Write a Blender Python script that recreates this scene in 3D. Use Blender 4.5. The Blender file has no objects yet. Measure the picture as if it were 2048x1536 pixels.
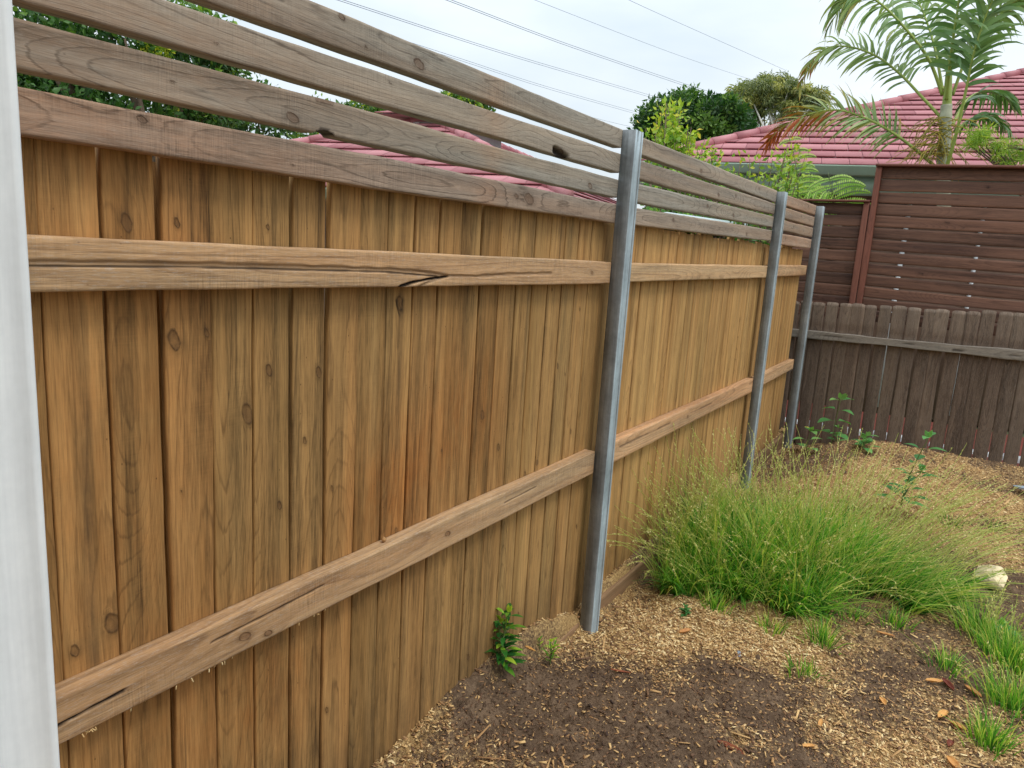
import bpy, math, random
import numpy as np
from mathutils import Vector, Matrix, Euler

# ------------------------------------------------------------------ camera, sky, sun, exposure
S = bpy.context.scene
C = S.collection
CAMH = 1.6
PITCH, ROLL, YAW, FPX = 0.18724495, 0.06285604, -0.56552871, 1439.1
_f = Vector((math.sin(YAW)*math.cos(PITCH), math.cos(YAW)*math.cos(PITCH), -math.sin(PITCH)))
_r = Vector((math.cos(YAW), -math.sin(YAW), 0)); _u = _r.cross(_f)
_c, _s = math.cos(ROLL), math.sin(ROLL)
R_ = _c*_r + _s*_u; U_ = -_s*_r + _c*_u
cam_d = bpy.data.cameras.new('camera'); cam = bpy.data.objects.new('camera', cam_d); C.objects.link(cam)
m = Matrix((R_, U_, -_f)).transposed().to_4x4(); m.translation = (0, 0, CAMH); cam.matrix_world = m
cam_d.sensor_width = 36; cam_d.lens = FPX/2048*36; cam_d.clip_start = .05; cam_d.clip_end = 900
cam_d.dof.use_dof = False
S.camera = cam
def ray(px, py):
    return R_*(px-1024) + U_*(768-py) + _f*FPX
def at(px, py, Y):            # the point of the plane y = Y that the photograph shows at a pixel
    r = ray(px, py); t = Y/r.y; return Vector((0, 0, CAMH)) + r*t
def atx(px, py, X):
    r = ray(px, py); t = X/r.x; return Vector((0, 0, CAMH)) + r*t
def atz(px, py, Z):
    r = ray(px, py); t = (Z-CAMH)/r.z; return Vector((0, 0, CAMH)) + r*t
def atd(px, py, D):           # at a horizontal distance D
    r = ray(px, py); t = D/math.hypot(r.x, r.y); return Vector((0, 0, CAMH)) + r*t

SUN_EL, SUN_AZ = math.radians(58), math.radians(112)     # azimuth clockwise from +y
W = bpy.data.worlds.new('World'); S.world = W; W.use_nodes = True
nt = W.node_tree; nt.nodes.clear()
N = nt.nodes.new; L = nt.links.new
out = N('ShaderNodeOutputWorld'); bg = N('ShaderNodeBackground'); L(bg.outputs[0], out.inputs[0])
sky = N('ShaderNodeTexSky'); sky.sky_type = 'NISHITA'; sky.sun_disc = False
sky.sun_elevation = SUN_EL; sky.sun_rotation = SUN_AZ
skym = N('ShaderNodeVectorMath'); skym.operation = 'SCALE'; skym.inputs[3].default_value = .03
L(sky.outputs[0], skym.inputs[0])
tc = N('ShaderNodeTexCoord'); sep = N('ShaderNodeSeparateXYZ'); L(tc.outputs['Generated'], sep.inputs[0])
mp = N('ShaderNodeMapping'); mp.inputs['Scale'].default_value = (1, 1, 3.2); L(tc.outputs['Generated'], mp.inputs[0])
cn = N('ShaderNodeTexNoise'); cn.inputs['Scale'].default_value = 2.1; cn.inputs['Detail'].default_value = 6; cn.inputs['Roughness'].default_value = .5
L(mp.outputs[0], cn.inputs[0])
cr = N('ShaderNodeValToRGB'); e = cr.color_ramp.elements
e[0].position = .32; e[0].color = (.63, .71, .77, 1); e[1].position = .68; e[1].color = (.88, .92, .945, 1)
L(cn.outputs[0], cr.inputs[0])
el = N('ShaderNodeMapRange'); el.inputs[1].default_value = .0; el.inputs[2].default_value = .95; el.inputs[3].default_value = .96; el.inputs[4].default_value = 2.7
L(sep.outputs[2], el.inputs[0])
clm = N('ShaderNodeVectorMath'); clm.operation = 'SCALE'; L(cr.outputs[0], clm.inputs[0]); L(el.outputs[0], clm.inputs[3])
ad = N('ShaderNodeVectorMath'); ad.operation = 'ADD'; L(clm.outputs[0], ad.inputs[0]); L(skym.outputs[0], ad.inputs[1])
L(ad.outputs[0], bg.inputs[0]); bg.inputs[1].default_value = 1.0
sd = bpy.data.lights.new('sun', 'SUN'); sd.energy = 1.5; sd.angle = math.radians(16); sd.color = (1, .95, .87)
so = bpy.data.objects.new('sun', sd); C.objects.link(so)
sdir = Vector((math.sin(SUN_AZ)*math.cos(SUN_EL), math.cos(SUN_AZ)*math.cos(SUN_EL), math.sin(SUN_EL)))
so.rotation_euler = sdir.to_track_quat('Z', 'Y').to_euler()
S.view_settings.view_transform = 'Standard'; S.view_settings.look = 'None'
S.view_settings.exposure = -0.3; S.view_settings.gamma = 1

# ------------------------------------------------------------------ helpers
rng = np.random.default_rng(7); random.seed(7)

def tag(o, label=None, cat=None, group=None, kind=None):
    if label: o['label'] = label
    if cat: o['category'] = cat
    if group: o['group'] = group
    if kind: o['kind'] = kind
    return o

def empty(name, loc=(0, 0, 0)):
    o = bpy.data.objects.new(name, None); C.objects.link(o); o.location = loc
    o.empty_display_size = .1
    return o

def mesh(name, V, F, mat, parent=None, attrs=None, smooth=False):
    """V world coordinates (n,3); F list of index arrays, each (m,k)"""
    V = np.asarray(V, dtype=np.float32)
    org = np.zeros(3)
    if parent is not None:
        org = np.array(root_loc(parent))
    me = bpy.data.meshes.new(name)
    if not isinstance(F, (list, tuple)): F = [F]
    F = [np.atleast_2d(np.asarray(f, dtype=np.int32)) for f in F if len(f)]
    nl = sum(f.size for f in F); npol = sum(len(f) for f in F)
    own = np.zeros(3)
    if parent is None:
        own = np.array([V[:, 0].mean(), V[:, 1].mean(), V[:, 2].min()])
    me.vertices.add(len(V)); me.vertices.foreach_set('co', (V-org-own).astype(np.float32).ravel())
    me.loops.add(nl); me.loops.foreach_set('vertex_index', np.concatenate([f.ravel() for f in F]))
    st = []; k = 0
    for f in F:
        st.append(np.arange(len(f))*f.shape[1]+k); k += f.size
    me.polygons.add(npol); me.polygons.foreach_set('loop_start', np.concatenate(st).astype(np.int32))
    if smooth: me.polygons.foreach_set('use_smooth', np.ones(npol, dtype=bool))
    me.update(calc_edges=True)
    for k, a in (attrs or {}).items():
        a = np.asarray(a, dtype=np.float32)
        if a.ndim == 2:
            at_ = me.attributes.new(k, 'FLOAT_VECTOR', 'POINT'); at_.data.foreach_set('vector', a.ravel())
        else:
            at_ = me.attributes.new(k, 'FLOAT', 'POINT'); at_.data.foreach_set('value', a)
    me.validate()
    if mat: me.materials.append(mat)
    o = bpy.data.objects.new(name, me); C.objects.link(o)
    if parent is not None: o.parent = parent
    else: o.location = own
    return o

def root_loc(p):
    l = Vector(p.location)
    while p.parent: p = p.parent; l += p.location
    return l

class MB:
    """collects shapes of one mesh"""
    def __init__(s): s.V = []; s.F3 = []; s.F4 = []; s.A = {}; s.n = 0; s.big = []
    def add(s, V, F4=None, F3=None, **at_):
        V = np.asarray(V, dtype=float)
        if F4 is not None and len(F4): s.F4.append(np.asarray(F4)+s.n)
        if F3 is not None and len(F3): s.F3.append(np.asarray(F3)+s.n)
        for k, a in at_.items():
            a = np.asarray(a, dtype=float)
            if a.ndim == 0: a = np.full(len(V), float(a))
            s.A.setdefault(k, []).append(a)
        s.V.append(V); s.n += len(V)
    def box(s, lo, hi, M=None, **at_):
        lo = np.array(lo, float); hi = np.array(hi, float)
        V = np.array([[(lo, hi)[i][0], (lo, hi)[j][1], (lo, hi)[k][2]] for i in (0, 1) for j in (0, 1) for k in (0, 1)])
        if M is not None: V = V @ np.array(M)[:3, :3].T + np.array(M)[:3, 3]
        s.add(V, [[0, 1, 3, 2], [4, 6, 7, 5], [0, 4, 5, 1], [2, 3, 7, 6], [0, 2, 6, 4], [1, 5, 7, 3]], **at_)
    def tube(s, P, r, k=6, cap=True, **at_):
        P = np.asarray(P, float); n = len(P); r = np.broadcast_to(np.asarray(r, float), (n,))
        T = np.gradient(P, axis=0); T /= np.linalg.norm(T, axis=1)[:, None]+1e-9
        a = np.array([0, 0, 1.]) if abs(T[0][2]) < .9 else np.array([1., 0, 0])
        X = np.cross(T, a); X /= np.linalg.norm(X, axis=1)[:, None]+1e-9
        Y = np.cross(T, X)
        th = np.arange(k)/k*2*np.pi
        V = P[:, None]+r[:, None, None]*(np.cos(th)[None, :, None]*X[:, None]+np.sin(th)[None, :, None]*Y[:, None])
        V = V.reshape(-1, 3)
        i = np.arange(n-1)[:, None]*k; j = np.arange(k)[None]; j2 = (j+1) % k
        F = np.stack([i+j, i+j2, i+k+j2, i+k+j], -1).reshape(-1, 4)
        F3 = None
        if cap:
            V = np.vstack([V, P[:1], P[-1:]]); a0, b0 = n*k, n*k+1
            F3 = [[a0, (q+1) % k, q] for q in range(k)]+[[b0, (n-1)*k+q, (n-1)*k+(q+1) % k] for q in range(k)]
        s.add(V, F, F3, **at_)
    def build(s, name, mat, parent=None, smooth=False):
        F = []
        if s.F4: F.append(np.concatenate(s.F4))
        if s.F3: F.append(np.concatenate(s.F3))
        return mesh(name, np.concatenate(s.V), F, mat, parent, {k: np.concatenate(v) for k, v in s.A.items()}, smooth)

def _h(i, j, seed):
    x = (i.astype(np.int64)*374761393+j.astype(np.int64)*668265263+seed*974634777) & 0xffffffff
    x = ((x ^ (x >> 13))*1274126177) & 0xffffffff
    return ((x ^ (x >> 16)) & 0xffff)/65535.
def vn(x, y, seed=0):
    x = np.asarray(x, float); y = np.asarray(y, float)+np.zeros_like(x); x = x+np.zeros_like(y)
    i = np.floor(x); j = np.floor(y); fx = x-i; fy = y-j; fx = fx*fx*(3-2*fx); fy = fy*fy*(3-2*fy)
    i = i.astype(int); j = j.astype(int)
    a = _h(i, j, seed); b = _h(i+1, j, seed); c = _h(i, j+1, seed); d = _h(i+1, j+1, seed)
    return (a*(1-fx)+b*fx)*(1-fy)+(c*(1-fx)+d*fx)*fy
def fbm(x, y, seed=0, o=4):
    v = 0; a = .5; t = 0
    for k in range(o):
        v = v+a*vn(np.asarray(x)*2**k, np.asarray(y)*2**k, seed+k*17); t += a; a *= .5
    return v/t

# ------------------------------------------------------------------ materials
def newmat(name):
    m_ = bpy.data.materials.new(name); m_.use_nodes = True
    n = m_.node_tree; p = n.nodes['Principled BSDF']
    return m_, n, p
def srgb(*c):
    return tuple(((v/255)/12.92 if v/255 <= .04045 else ((v/255+.055)/1.055)**2.4) for v in c)+(1,)
class G:
    """tiny node graph writer"""
    def __init__(s, n): s.n = n
    def node(s, t, **k):
        x = s.n.nodes.new(t)
        for a, b in k.items(): setattr(x, a, b)
        return x
    def put(s, sock, v):
        if hasattr(v, 'links') or isinstance(v, bpy.types.NodeSocket): s.n.links.new(v, sock)
        else: sock.default_value = v
    def math(s, op, a, b=0., c=None):
        x = s.node('ShaderNodeMath', operation=op); s.put(x.inputs[0], a); s.put(x.inputs[1], b)
        if c is not None: s.put(x.inputs[2], c)
        return x.outputs[0]
    def mix(s, f, a, b, bt='MIX'):
        x = s.node('ShaderNodeMix', data_type='RGBA', blend_type=bt); s.put(x.inputs[0], f); s.put(x.inputs[6], a); s.put(x.inputs[7], b)
        return x.outputs[2]
    def noise(s, vec, scale, detail=3, rough=.55, sc=(1, 1, 1), dist=0.):
        mpp = s.node('ShaderNodeMapping'); mpp.inputs['Scale'].default_value = sc; s.put(mpp.inputs[0], vec)
        x = s.node('ShaderNodeTexNoise'); x.inputs['Scale'].default_value = scale; x.inputs['Detail'].default_value = detail
        x.inputs['Roughness'].default_value = rough; x.inputs['Distortion'].default_value = dist
        s.put(x.inputs[0], mpp.outputs[0]); return x.outputs[0]
    def ramp(s, v, stops, interp='LINEAR'):
        x = s.node('ShaderNodeValToRGB'); x.color_ramp.interpolation = interp
        el_ = x.color_ramp.elements
        while len(el_) < len(stops): el_.new(.5)
        for q, (p_, c_) in zip(el_, stops):
            q.position = p_; q.color = c_ if hasattr(c_, '__len__') else (c_, c_, c_, 1)
        s.put(x.inputs[0], v); return x.outputs[0]
    def rng(s, v, a, b, c=0., d=1.):
        x = s.node('ShaderNodeMapRange'); s.put(x.inputs[0], v)
        for q, w in zip((1, 2, 3, 4), (a, b, c, d)): x.inputs[q].default_value = w
        return x.outputs[0]
    def attr(s, name, out=2):
        x = s.node('ShaderNodeAttribute'); x.attribute_name = name; return x.outputs[out]
    def bump(s, h, strength, dist, nrm=None):
        x = s.node('ShaderNodeBump'); x.inputs['Strength'].default_value = strength; x.inputs['Distance'].default_value = dist
        s.put(x.inputs['Height'], h)
        if nrm is not None: s.put(x.inputs['Normal'], nrm)
        return x.outputs[0]

def wood(name, light, dark, knot, patch=None, stain=None, line=.8, streak=.35, fine=.25, stain_amt=.5, rough=.75,
         bump=.35, tone=.3, fuzz=.0, linew=.55, grime=.0, hue=.3, speck=.55, kerf=.0, gain=.72):
    """sawn timber: growth rings from the ring phase 'ph', knots 'kd', cracks 'ck', along/across coordinates 'gl'"""
    m_, n, p = newmat(name); g = G(n)
    gl = g.attr('gl', 1); ph = g.attr('ph'); kd = g.attr('kd'); ck = g.attr('ck'); rnd = g.attr('rnd'); wx = g.attr('wx')
    nz = g.noise(gl, 1, 3, .6, (9, 120, 120))
    phn = g.math('ADD', ph, g.math('MULTIPLY', g.math('SUBTRACT', nz, .5), .55))
    fr = g.math('FRACT', phn)
    ln = g.ramp(fr, [(0, 0), (linew, .2), (.89, 1), (.94, .8), (1, 0)])
    vis = g.rng(g.noise(gl, 1, 2, .5, (1.6, 22, 10)), .3, .68, .25, 1.)
    lnv = g.math('MULTIPLY', g.math('MULTIPLY', ln, vis), line)
    col = g.mix(lnv, light, dark)
    # broad streaks along the grain
    st1 = g.noise(gl, 1, 4, .6, (1.1, 26, 26)); st2 = g.noise(gl, 1, 3, .65, (3.5, 95, 60)); st3 = g.noise(gl, 1, 3, .7, (9, 230, 160))
    v = g.math('ADD', g.math('MULTIPLY', g.math('SUBTRACT', st1, .5), streak*2.4), g.math('MULTIPLY', g.math('SUBTRACT', st2, .5), streak*1.2))
    v = g.math('ADD', v, g.math('MULTIPLY', g.math('SUBTRACT', st3, .5), streak*1.6))
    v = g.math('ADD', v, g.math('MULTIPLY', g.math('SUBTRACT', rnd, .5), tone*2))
    ff = g.noise(gl, 1, 2, .7, (26, 620, 400))
    v = g.math('ADD', v, g.math('MULTIPLY', g.math('SUBTRACT', ff, .5), fine*2))
    if kerf:
        kf = g.noise(gl, 1, 2, .6, (340, 16, 16)); kf2 = g.noise(gl, 1, 2, .5, (5, 9, 9))
        v = g.math('ADD', v, g.math('MULTIPLY', g.math('MULTIPLY', g.math('SUBTRACT', kf, .5), kerf*5), g.rng(kf2, .4, .65)))
    mott = g.noise(gl, 1, 5, .7, (14, 22, 22))
    v = g.math('ADD', v, g.math('MULTIPLY', g.math('SUBTRACT', mott, .5), .35))
    col = g.mix(1., col, g.ramp(g.math('ADD', g.math('MULTIPLY', v, gain), .5), [(0, .22), (.5, 1.0), (1, 1.6)]), 'MULTIPLY')
    hs = g.math('FRACT', g.math('MULTIPLY', rnd, 7.31))
    hm = g.mix(hs, (1.04, .96, .90, 1), (.90, .97, .97, 1)); col = g.mix(hue, col, g.mix(1., col, hm, 'MULTIPLY'))
    hn = g.noise(gl, 1, 3, .5, (.7, 18, 10)); hm2 = g.mix(g.rng(hn, .35, .65), (1.04, .93, .80, 1), (.95, 1.0, 1.0, 1)); col = g.mix(hue*.8, col, g.mix(1., col, hm2, 'MULTIPLY'))
    if stain:
        sn = g.noise(gl, 1, 4, .65, (1.0, 14, 8)); sn2 = g.noise(gl, 1, 3, .5, (.45, 5, 5))
        sf = g.math('MULTIPLY', g.rng(g.math('ADD', g.math('MULTIPLY', sn, .6), g.math('MULTIPLY', sn2, .4)), .47, .66), stain_amt)
        col = g.mix(sf, col, g.mix(1., col, stain, 'MULTIPLY'))
    if patch:
        pn = g.noise(gl, 1, 5, .7, (9, 24, 24))
        pf = g.math('MULTIPLY', wx, g.rng(pn, .3, .65, .35, 1.))
        col = g.mix(pf, col, g.mix(1., col, patch, 'MULTIPLY'))
    if fuzz:
        fz = g.noise(gl, 1, 4, .8, (60, 300, 200))
        col = g.mix(g.math('MULTIPLY', g.rng(fz, .52, .72), fuzz), col, (.55, .5, .45, 1))
    # specks
    vo = g.node('ShaderNodeTexVoronoi'); vo.inputs['Scale'].default_value = 1; mpv = g.node('ShaderNodeMapping'); mpv.inputs['Scale'].default_value = (38, 60, 60)
    g.put(mpv.inputs[0], gl); g.put(vo.inputs['Vector'], mpv.outputs[0])
    spk = g.math('MULTIPLY', g.rng(vo.outputs['Distance'], .02, .11, 1, 0), g.rng(vo.outputs['Color'], .68, .74))
    col = g.mix(g.math('MULTIPLY', spk, speck), col, dark)
    # knots
    kin = g.ramp(kd, [(0, 1), (.30, 1), (.36, .0), (1, 0)])       # kd/3
    krim = g.ramp(kd, [(0, 0), (.22, .1), (.30, 1), (.37, .5), (.6, .12), (1, 0)])
    kn = g.noise(gl, 1, 3, .6, (60, 80, 80))
    col = g.mix(g.math('MULTIPLY', kin, g.rng(kn, .3, .7, .45, .85)), col, knot)
    col = g.mix(g.math('MULTIPLY', krim, g.rng(kn, .3, .7, .2, .85)), col, tuple(c*.35 for c in knot[:3])+(1,))
    col = g.mix(ck, col, (.018, .010, .006, 1))
    if grime:
        gm = g.attr('gm'); gn = g.noise(gl, 1, 5, .7, (7, 16, 16))
        col = g.mix(g.math('MULTIPLY', g.math('MULTIPLY', gm, g.rng(gn, .3, .6)), grime), col, srgb(74, 58, 42))
    g.put(p.inputs['Base Color'], col); p.inputs['Roughness'].default_value = rough
    p.inputs['Specular IOR Level'].default_value = .25
    hgt = g.math('SUBTRACT', g.math('MULTIPLY', ff, .6), g.math('MULTIPLY', lnv, .5))
    hgt = g.math('ADD', hgt, g.math('MULTIPLY', st2, .6))
    b1 = g.bump(hgt, bump, .0012)
    g.put(p.inputs['Normal'], g.bump(g.math('MULTIPLY', krim, -1), .5, .002, b1))
    return m_

M = {}
M['paling'] = wood('golden_pine', srgb(174, 136, 86), srgb(78, 54, 32), srgb(106, 76, 46), patch=(1.0, .70, .50, 1), stain=(.52, .47, .38, 1), line=.5,
                   streak=.7, stain_amt=.9, tone=.34, fine=.35, grime=.6, linew=.78, hue=.45, speck=1., kerf=.05, gain=.66)
M['rail'] = wood('weathered_rail', srgb(198, 162, 124), srgb(116, 84, 58), srgb(120, 86, 58), patch=(.72, .70, .70, 1), stain=(.78, .74, .70, 1), line=.5,
                 streak=.36, stain_amt=.7, tone=.1, fine=.3, fuzz=.45, bump=.8, kerf=.2, hue=.8)
M['slat'] = wood('grey_slat', srgb(164, 150, 138), srgb(76, 64, 55), srgb(108, 84, 66), patch=(1.16, .86, .68, 1), stain=(.60, .57, .56, 1), line=.72,
                 streak=.4, stain_amt=.8, tone=.06, fine=.35, bump=.7, linew=.80, kerf=.16, fuzz=.2, hue=1.)
M['plinth'] = wood('plinth', srgb(140, 112, 84), srgb(90, 66, 46), srgb(80, 60, 40), line=.5, streak=.3, fine=.3)
M['screen'] = wood('stained_screen', srgb(114, 82, 67), srgb(62, 44, 37), srgb(60, 38, 30), stain=(.42, .44, .5, 1), line=.5, streak=.6, stain_amt=.95,
                   tone=.28, fine=.25, bump=.4, rough=.6)
M['screen_red'] = wood('stained_post', srgb(128, 82, 68), srgb(86, 54, 46), srgb(60, 34, 26), line=.4, streak=.2, fine=.15, bump=.3, rough=.6)
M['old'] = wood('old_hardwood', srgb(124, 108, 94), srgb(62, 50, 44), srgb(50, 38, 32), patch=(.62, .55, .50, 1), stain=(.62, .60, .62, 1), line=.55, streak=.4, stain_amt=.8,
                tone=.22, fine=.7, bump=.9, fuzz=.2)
M['oldrail'] = wood('old_rail', srgb(132, 124, 114), srgb(70, 62, 56), srgb(50, 38, 32), stain=(.7, .68, .66, 1), line=.5, streak=.35, fine=.7, bump=.9, fuzz=.3)

def steel(name, base, var, met=.35):
    m_, n, p = newmat(name); g = G(n)
    tc_ = g.node('ShaderNodeTexCoord').outputs['Object']
    a = g.noise(tc_, 1, 5, .65, (40, 40, 3.5)); b = g.noise(tc_, 6, 4, .6); c_ = g.noise(tc_, 60, 3, .6); d = g.noise(tc_, 1, 3, .6, (160, 160, 2.))
    v = g.math('ADD', g.math('MULTIPLY', a, .4), g.math('ADD', g.math('MULTIPLY', b, .32), g.math('MULTIPLY', c_, .12)))
    v = g.math('ADD', v, g.math('MULTIPLY', d, .16))
    dk = tuple(x*(1-var) for x in base[:3])+(1,); lt = tuple(min(1, x*(1+var)) for x in base[:3])+(1,)
    col = g.ramp(v, [(.34, dk), (.5, base), (.64, lt)])
    g.put(p.inputs['Base Color'], col); p.inputs['Metallic'].default_value = met
    g.put(p.inputs['Roughness'], g.rng(v, .3, .7, .5, .8))
    g.put(p.inputs['Normal'], g.bump(c_, .12, .001))
    return m_
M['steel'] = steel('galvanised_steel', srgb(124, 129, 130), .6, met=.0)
M['steel_lit'] = steel('steel_flange_lit', srgb(158, 172, 178), .5, met=.1)
M['steel_white'] = steel('pale_zinc', srgb(240, 243, 244), .12, met=.0)

def plain(name, col, rough=.6, nscale=8, var=.2, metallic=0., bump=0.):
    m_, n, p = newmat(name); g = G(n)
    tc_ = g.node('ShaderNodeTexCoord').outputs['Object']
    v = g.noise(tc_, nscale, 5, .6)
    col_ = g.ramp(v, [(.3, tuple(x*(1-var) for x in col[:3])+(1,)), (.7, tuple(min(1, x*(1+var)) for x in col[:3])+(1,))])
    g.put(p.inputs['Base Color'], col_); p.inputs['Roughness'].default_value = rough; p.inputs['Metallic'].default_value = metallic
    if bump: g.put(p.inputs['Normal'], g.bump(v, bump, .01))
    return m_
def leafmat(name, stops, rough=.45, trans=.25):
    """foliage: 'rnd' picks a hue from the stops; leaves let some light through"""
    m_, n, p = newmat(name); g = G(n)
    r = g.attr('rnd'); col = g.ramp(r, stops)
    g.put(p.inputs['Base Color'], col); p.inputs['Roughness'].default_value = rough; p.inputs['Specular IOR Level'].default_value = .35
    tr = g.node('ShaderNodeBsdfTranslucent'); g.put(tr.inputs[0], g.mix(1., col, (1.5, 1.7, .7, 1), 'MULTIPLY'))
    mx = g.node('ShaderNodeMixShader'); mx.inputs[0].default_value = trans
    o_ = n.nodes['Material Output']
    n.links.new(p.outputs[0], mx.inputs[1]); n.links.new(tr.outputs[0], mx.inputs[2]); n.links.new(mx.outputs[0], o_.inputs[0])
    return m_
def tilemat(name, a, b):
    m_, n, p = newmat(name); g = G(n)
    tc_ = g.node('ShaderNodeTexCoord').outputs['Object']
    v = g.math('ADD', g.math('MULTIPLY', g.noise(tc_, 3, 5, .65), .55), g.math('MULTIPLY', g.attr('rnd'), .45))
    v = g.math('ADD', v, g.math('MULTIPLY', g.math('SUBTRACT', g.noise(tc_, 70, 3, .7), .5), .3))
    g.put(p.inputs['Base Color'], g.ramp(v, [(.25, a), (.75, b)])); p.inputs['Roughness'].default_value = .55
    return m_
M['tile'] = tilemat('glazed_roof_tile', srgb(152, 88, 94), srgb(188, 126, 130))
M['tiledark'] = tilemat('roof_vent', srgb(90, 70, 66), srgb(150, 130, 124))
M['gutter'] = plain('green_gutter', srgb(150, 172, 154), .45, 3, .1)
M['wallbrick'] = plain('render_wall', srgb(120, 96, 80), .8, 5, .2)
M['greywall'] = plain('grey_cladding', srgb(140, 138, 134), .7, 4, .1)
M['white'] = plain('white_paint', srgb(225, 228, 230), .5, 4, .05)
M['darkglass'] = plain('dark_glass', srgb(36, 48, 54), .15, 3, .3)
M['shedroof'] = plain('pale_sheet', srgb(205, 222, 226), .4, 3, .05)
M['wire'] = plain('cable', srgb(120, 128, 136), .6, 3, .05)
M['stone'] = plain('limestone', srgb(224, 206, 166), .85, 22, .28, 0, .8)
M['slate'] = plain('blue_grey_stone', srgb(138, 150, 162), .7, 14, .2, 0, .4)
M['bark'] = plain('bark', srgb(110, 92, 76), .85, 14, .3, 0, .5)
M['palmtrunk'] = plain('palm_trunk', srgb(158, 160, 136), .6, 9, .28, 0, .3)
M['palmrachis'] = plain('palm_rachis', srgb(142, 158, 72), .5, 9, .2)
M['euc_bark'] = plain('pale_gum_bark', srgb(200, 196, 188), .8, 6, .2)
M['stemgreen'] = plain('green_stem', srgb(96, 112, 58), .6, 9, .2)
M['redmulch'] = plain('red_gravel', srgb(120, 56, 44), .9, 60, .6, 0, .8)
M['lawn'] = plain('distant_ground', srgb(92, 98, 66), .9, .6, .3)
M['darkleaf'] = leafmat('dark_leaf', [(0, srgb(24, 52, 26)), (.6, srgb(52, 88, 42)), (1, srgb(110, 142, 66))])
M['midleaf'] = leafmat('mid_leaf', [(0, srgb(34, 66, 30)), (.55, srgb(76, 116, 50)), (.9, srgb(136, 166, 70)), (1, srgb(196, 196, 66))])
M['gumleaf'] = leafmat('gum_leaf', [(0, srgb(76, 88, 56)), (.5, srgb(122, 132, 84)), (1, srgb(176, 172, 96))])
M['yleaf'] = leafmat('lime_leaf', [(0, srgb(58, 96, 36)), (.45, srgb(110, 150, 54)), (.8, srgb(174, 192, 72)), (1, srgb(210, 188, 70))], trans=.28)
M['fern'] = leafmat('fern_leaf', [(0, srgb(70, 122, 48)), (.5, srgb(146, 190, 84)), (1, srgb(208, 226, 132))], trans=.3)
M['palmleaf'] = leafmat('palm_leaf', [(0, srgb(30, 58, 36)), (.45, srgb(98, 132, 82)), (.8, srgb(150, 172, 116)), (.93, srgb(168, 160, 90)), (1, srgb(176, 96, 50))], .35, .2)
M['flower'] = leafmat('palm_flower', [(0, srgb(130, 130, 60)), (1, srgb(198, 174, 76))])
M['grass'] = leafmat('grass_blade', [(0, srgb(34, 80, 32)), (.4, srgb(82, 144, 50)), (.8, srgb(146, 188, 72)), (1, srgb(216, 212, 120))], .45, .4)
M['seed'] = leafmat('grass_seed', [(0, srgb(176, 190, 96)), (.6, srgb(212, 204, 136)), (1, srgb(236, 222, 170))], .6, .3)
M['weed'] = leafmat('weed_leaf', [(0, srgb(66, 118, 66)), (.6, srgb(98, 156, 88)), (1, srgb(138, 184, 102))], .5, .25)
M['seedling'] = leafmat('glossy_leaf', [(0, srgb(22, 66, 34)), (.45, srgb(52, 112, 44)), (.8, srgb(128, 172, 48)), (1, srgb(190, 206, 70))], .3, .25)
M['deadleaf'] = leafmat('dry_leaf', [(0, srgb(110, 50, 40)), (.4, srgb(166, 96, 62)), (1, srgb(226, 174, 102))], .6, .15)

def chipmat():
    m_, n, p = newmat('wood_chip'); g = G(n)
    col = g.ramp(g.attr('rnd'), [(0, srgb(62, 44, 34)), (.25, srgb(120, 88, 62)), (.5, srgb(178, 136, 88)), (.75, srgb(216, 178, 120)), (1, srgb(242, 218, 166))])
    g.put(p.inputs['Base Color'], col); p.inputs['Roughness'].default_value = .85
    return m_
M['chip'] = chipmat()
def soilmat():
    m_, n, p = newmat('soil'); g = G(n)
    tc_ = g.node('ShaderNodeTexCoord').outputs['Object']
    d = g.attr('dust')
    a = g.noise(tc_, 90, 4, .75); b = g.noise(tc_, 300, 2, .7); c_ = g.noise(tc_, 9, 4, .6)
    soil = g.ramp(g.math('ADD', g.math('MULTIPLY', a, .5), g.math('MULTIPLY', c_, .5)), [(.3, srgb(70, 55, 44)), (.5, srgb(114, 93, 74)), (.72, srgb(154, 129, 103))])
    dust = g.ramp(g.math('ADD', g.math('MULTIPLY', a, .55), g.math('MULTIPLY', b, .45)), [(.33, srgb(112, 84, 60)), (.5, srgb(190, 154, 102)), (.66, srgb(228, 198, 142))])
    f = g.rng(g.math('ADD', d, g.math('MULTIPLY', g.math('SUBTRACT', a, .5), 1.5)), .3, .75)
    g.put(p.inputs['Base Color'], g.mix(f, soil, dust)); p.inputs['Roughness'].default_value = .95
    p.inputs['Specular IOR Level'].default_value = .1
    g.put(p.inputs['Normal'], g.bump(g.math('ADD', a, g.math('MULTIPLY', b, .5)), .9, .012))
    return m_
M['soil'] = soilmat()

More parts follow.
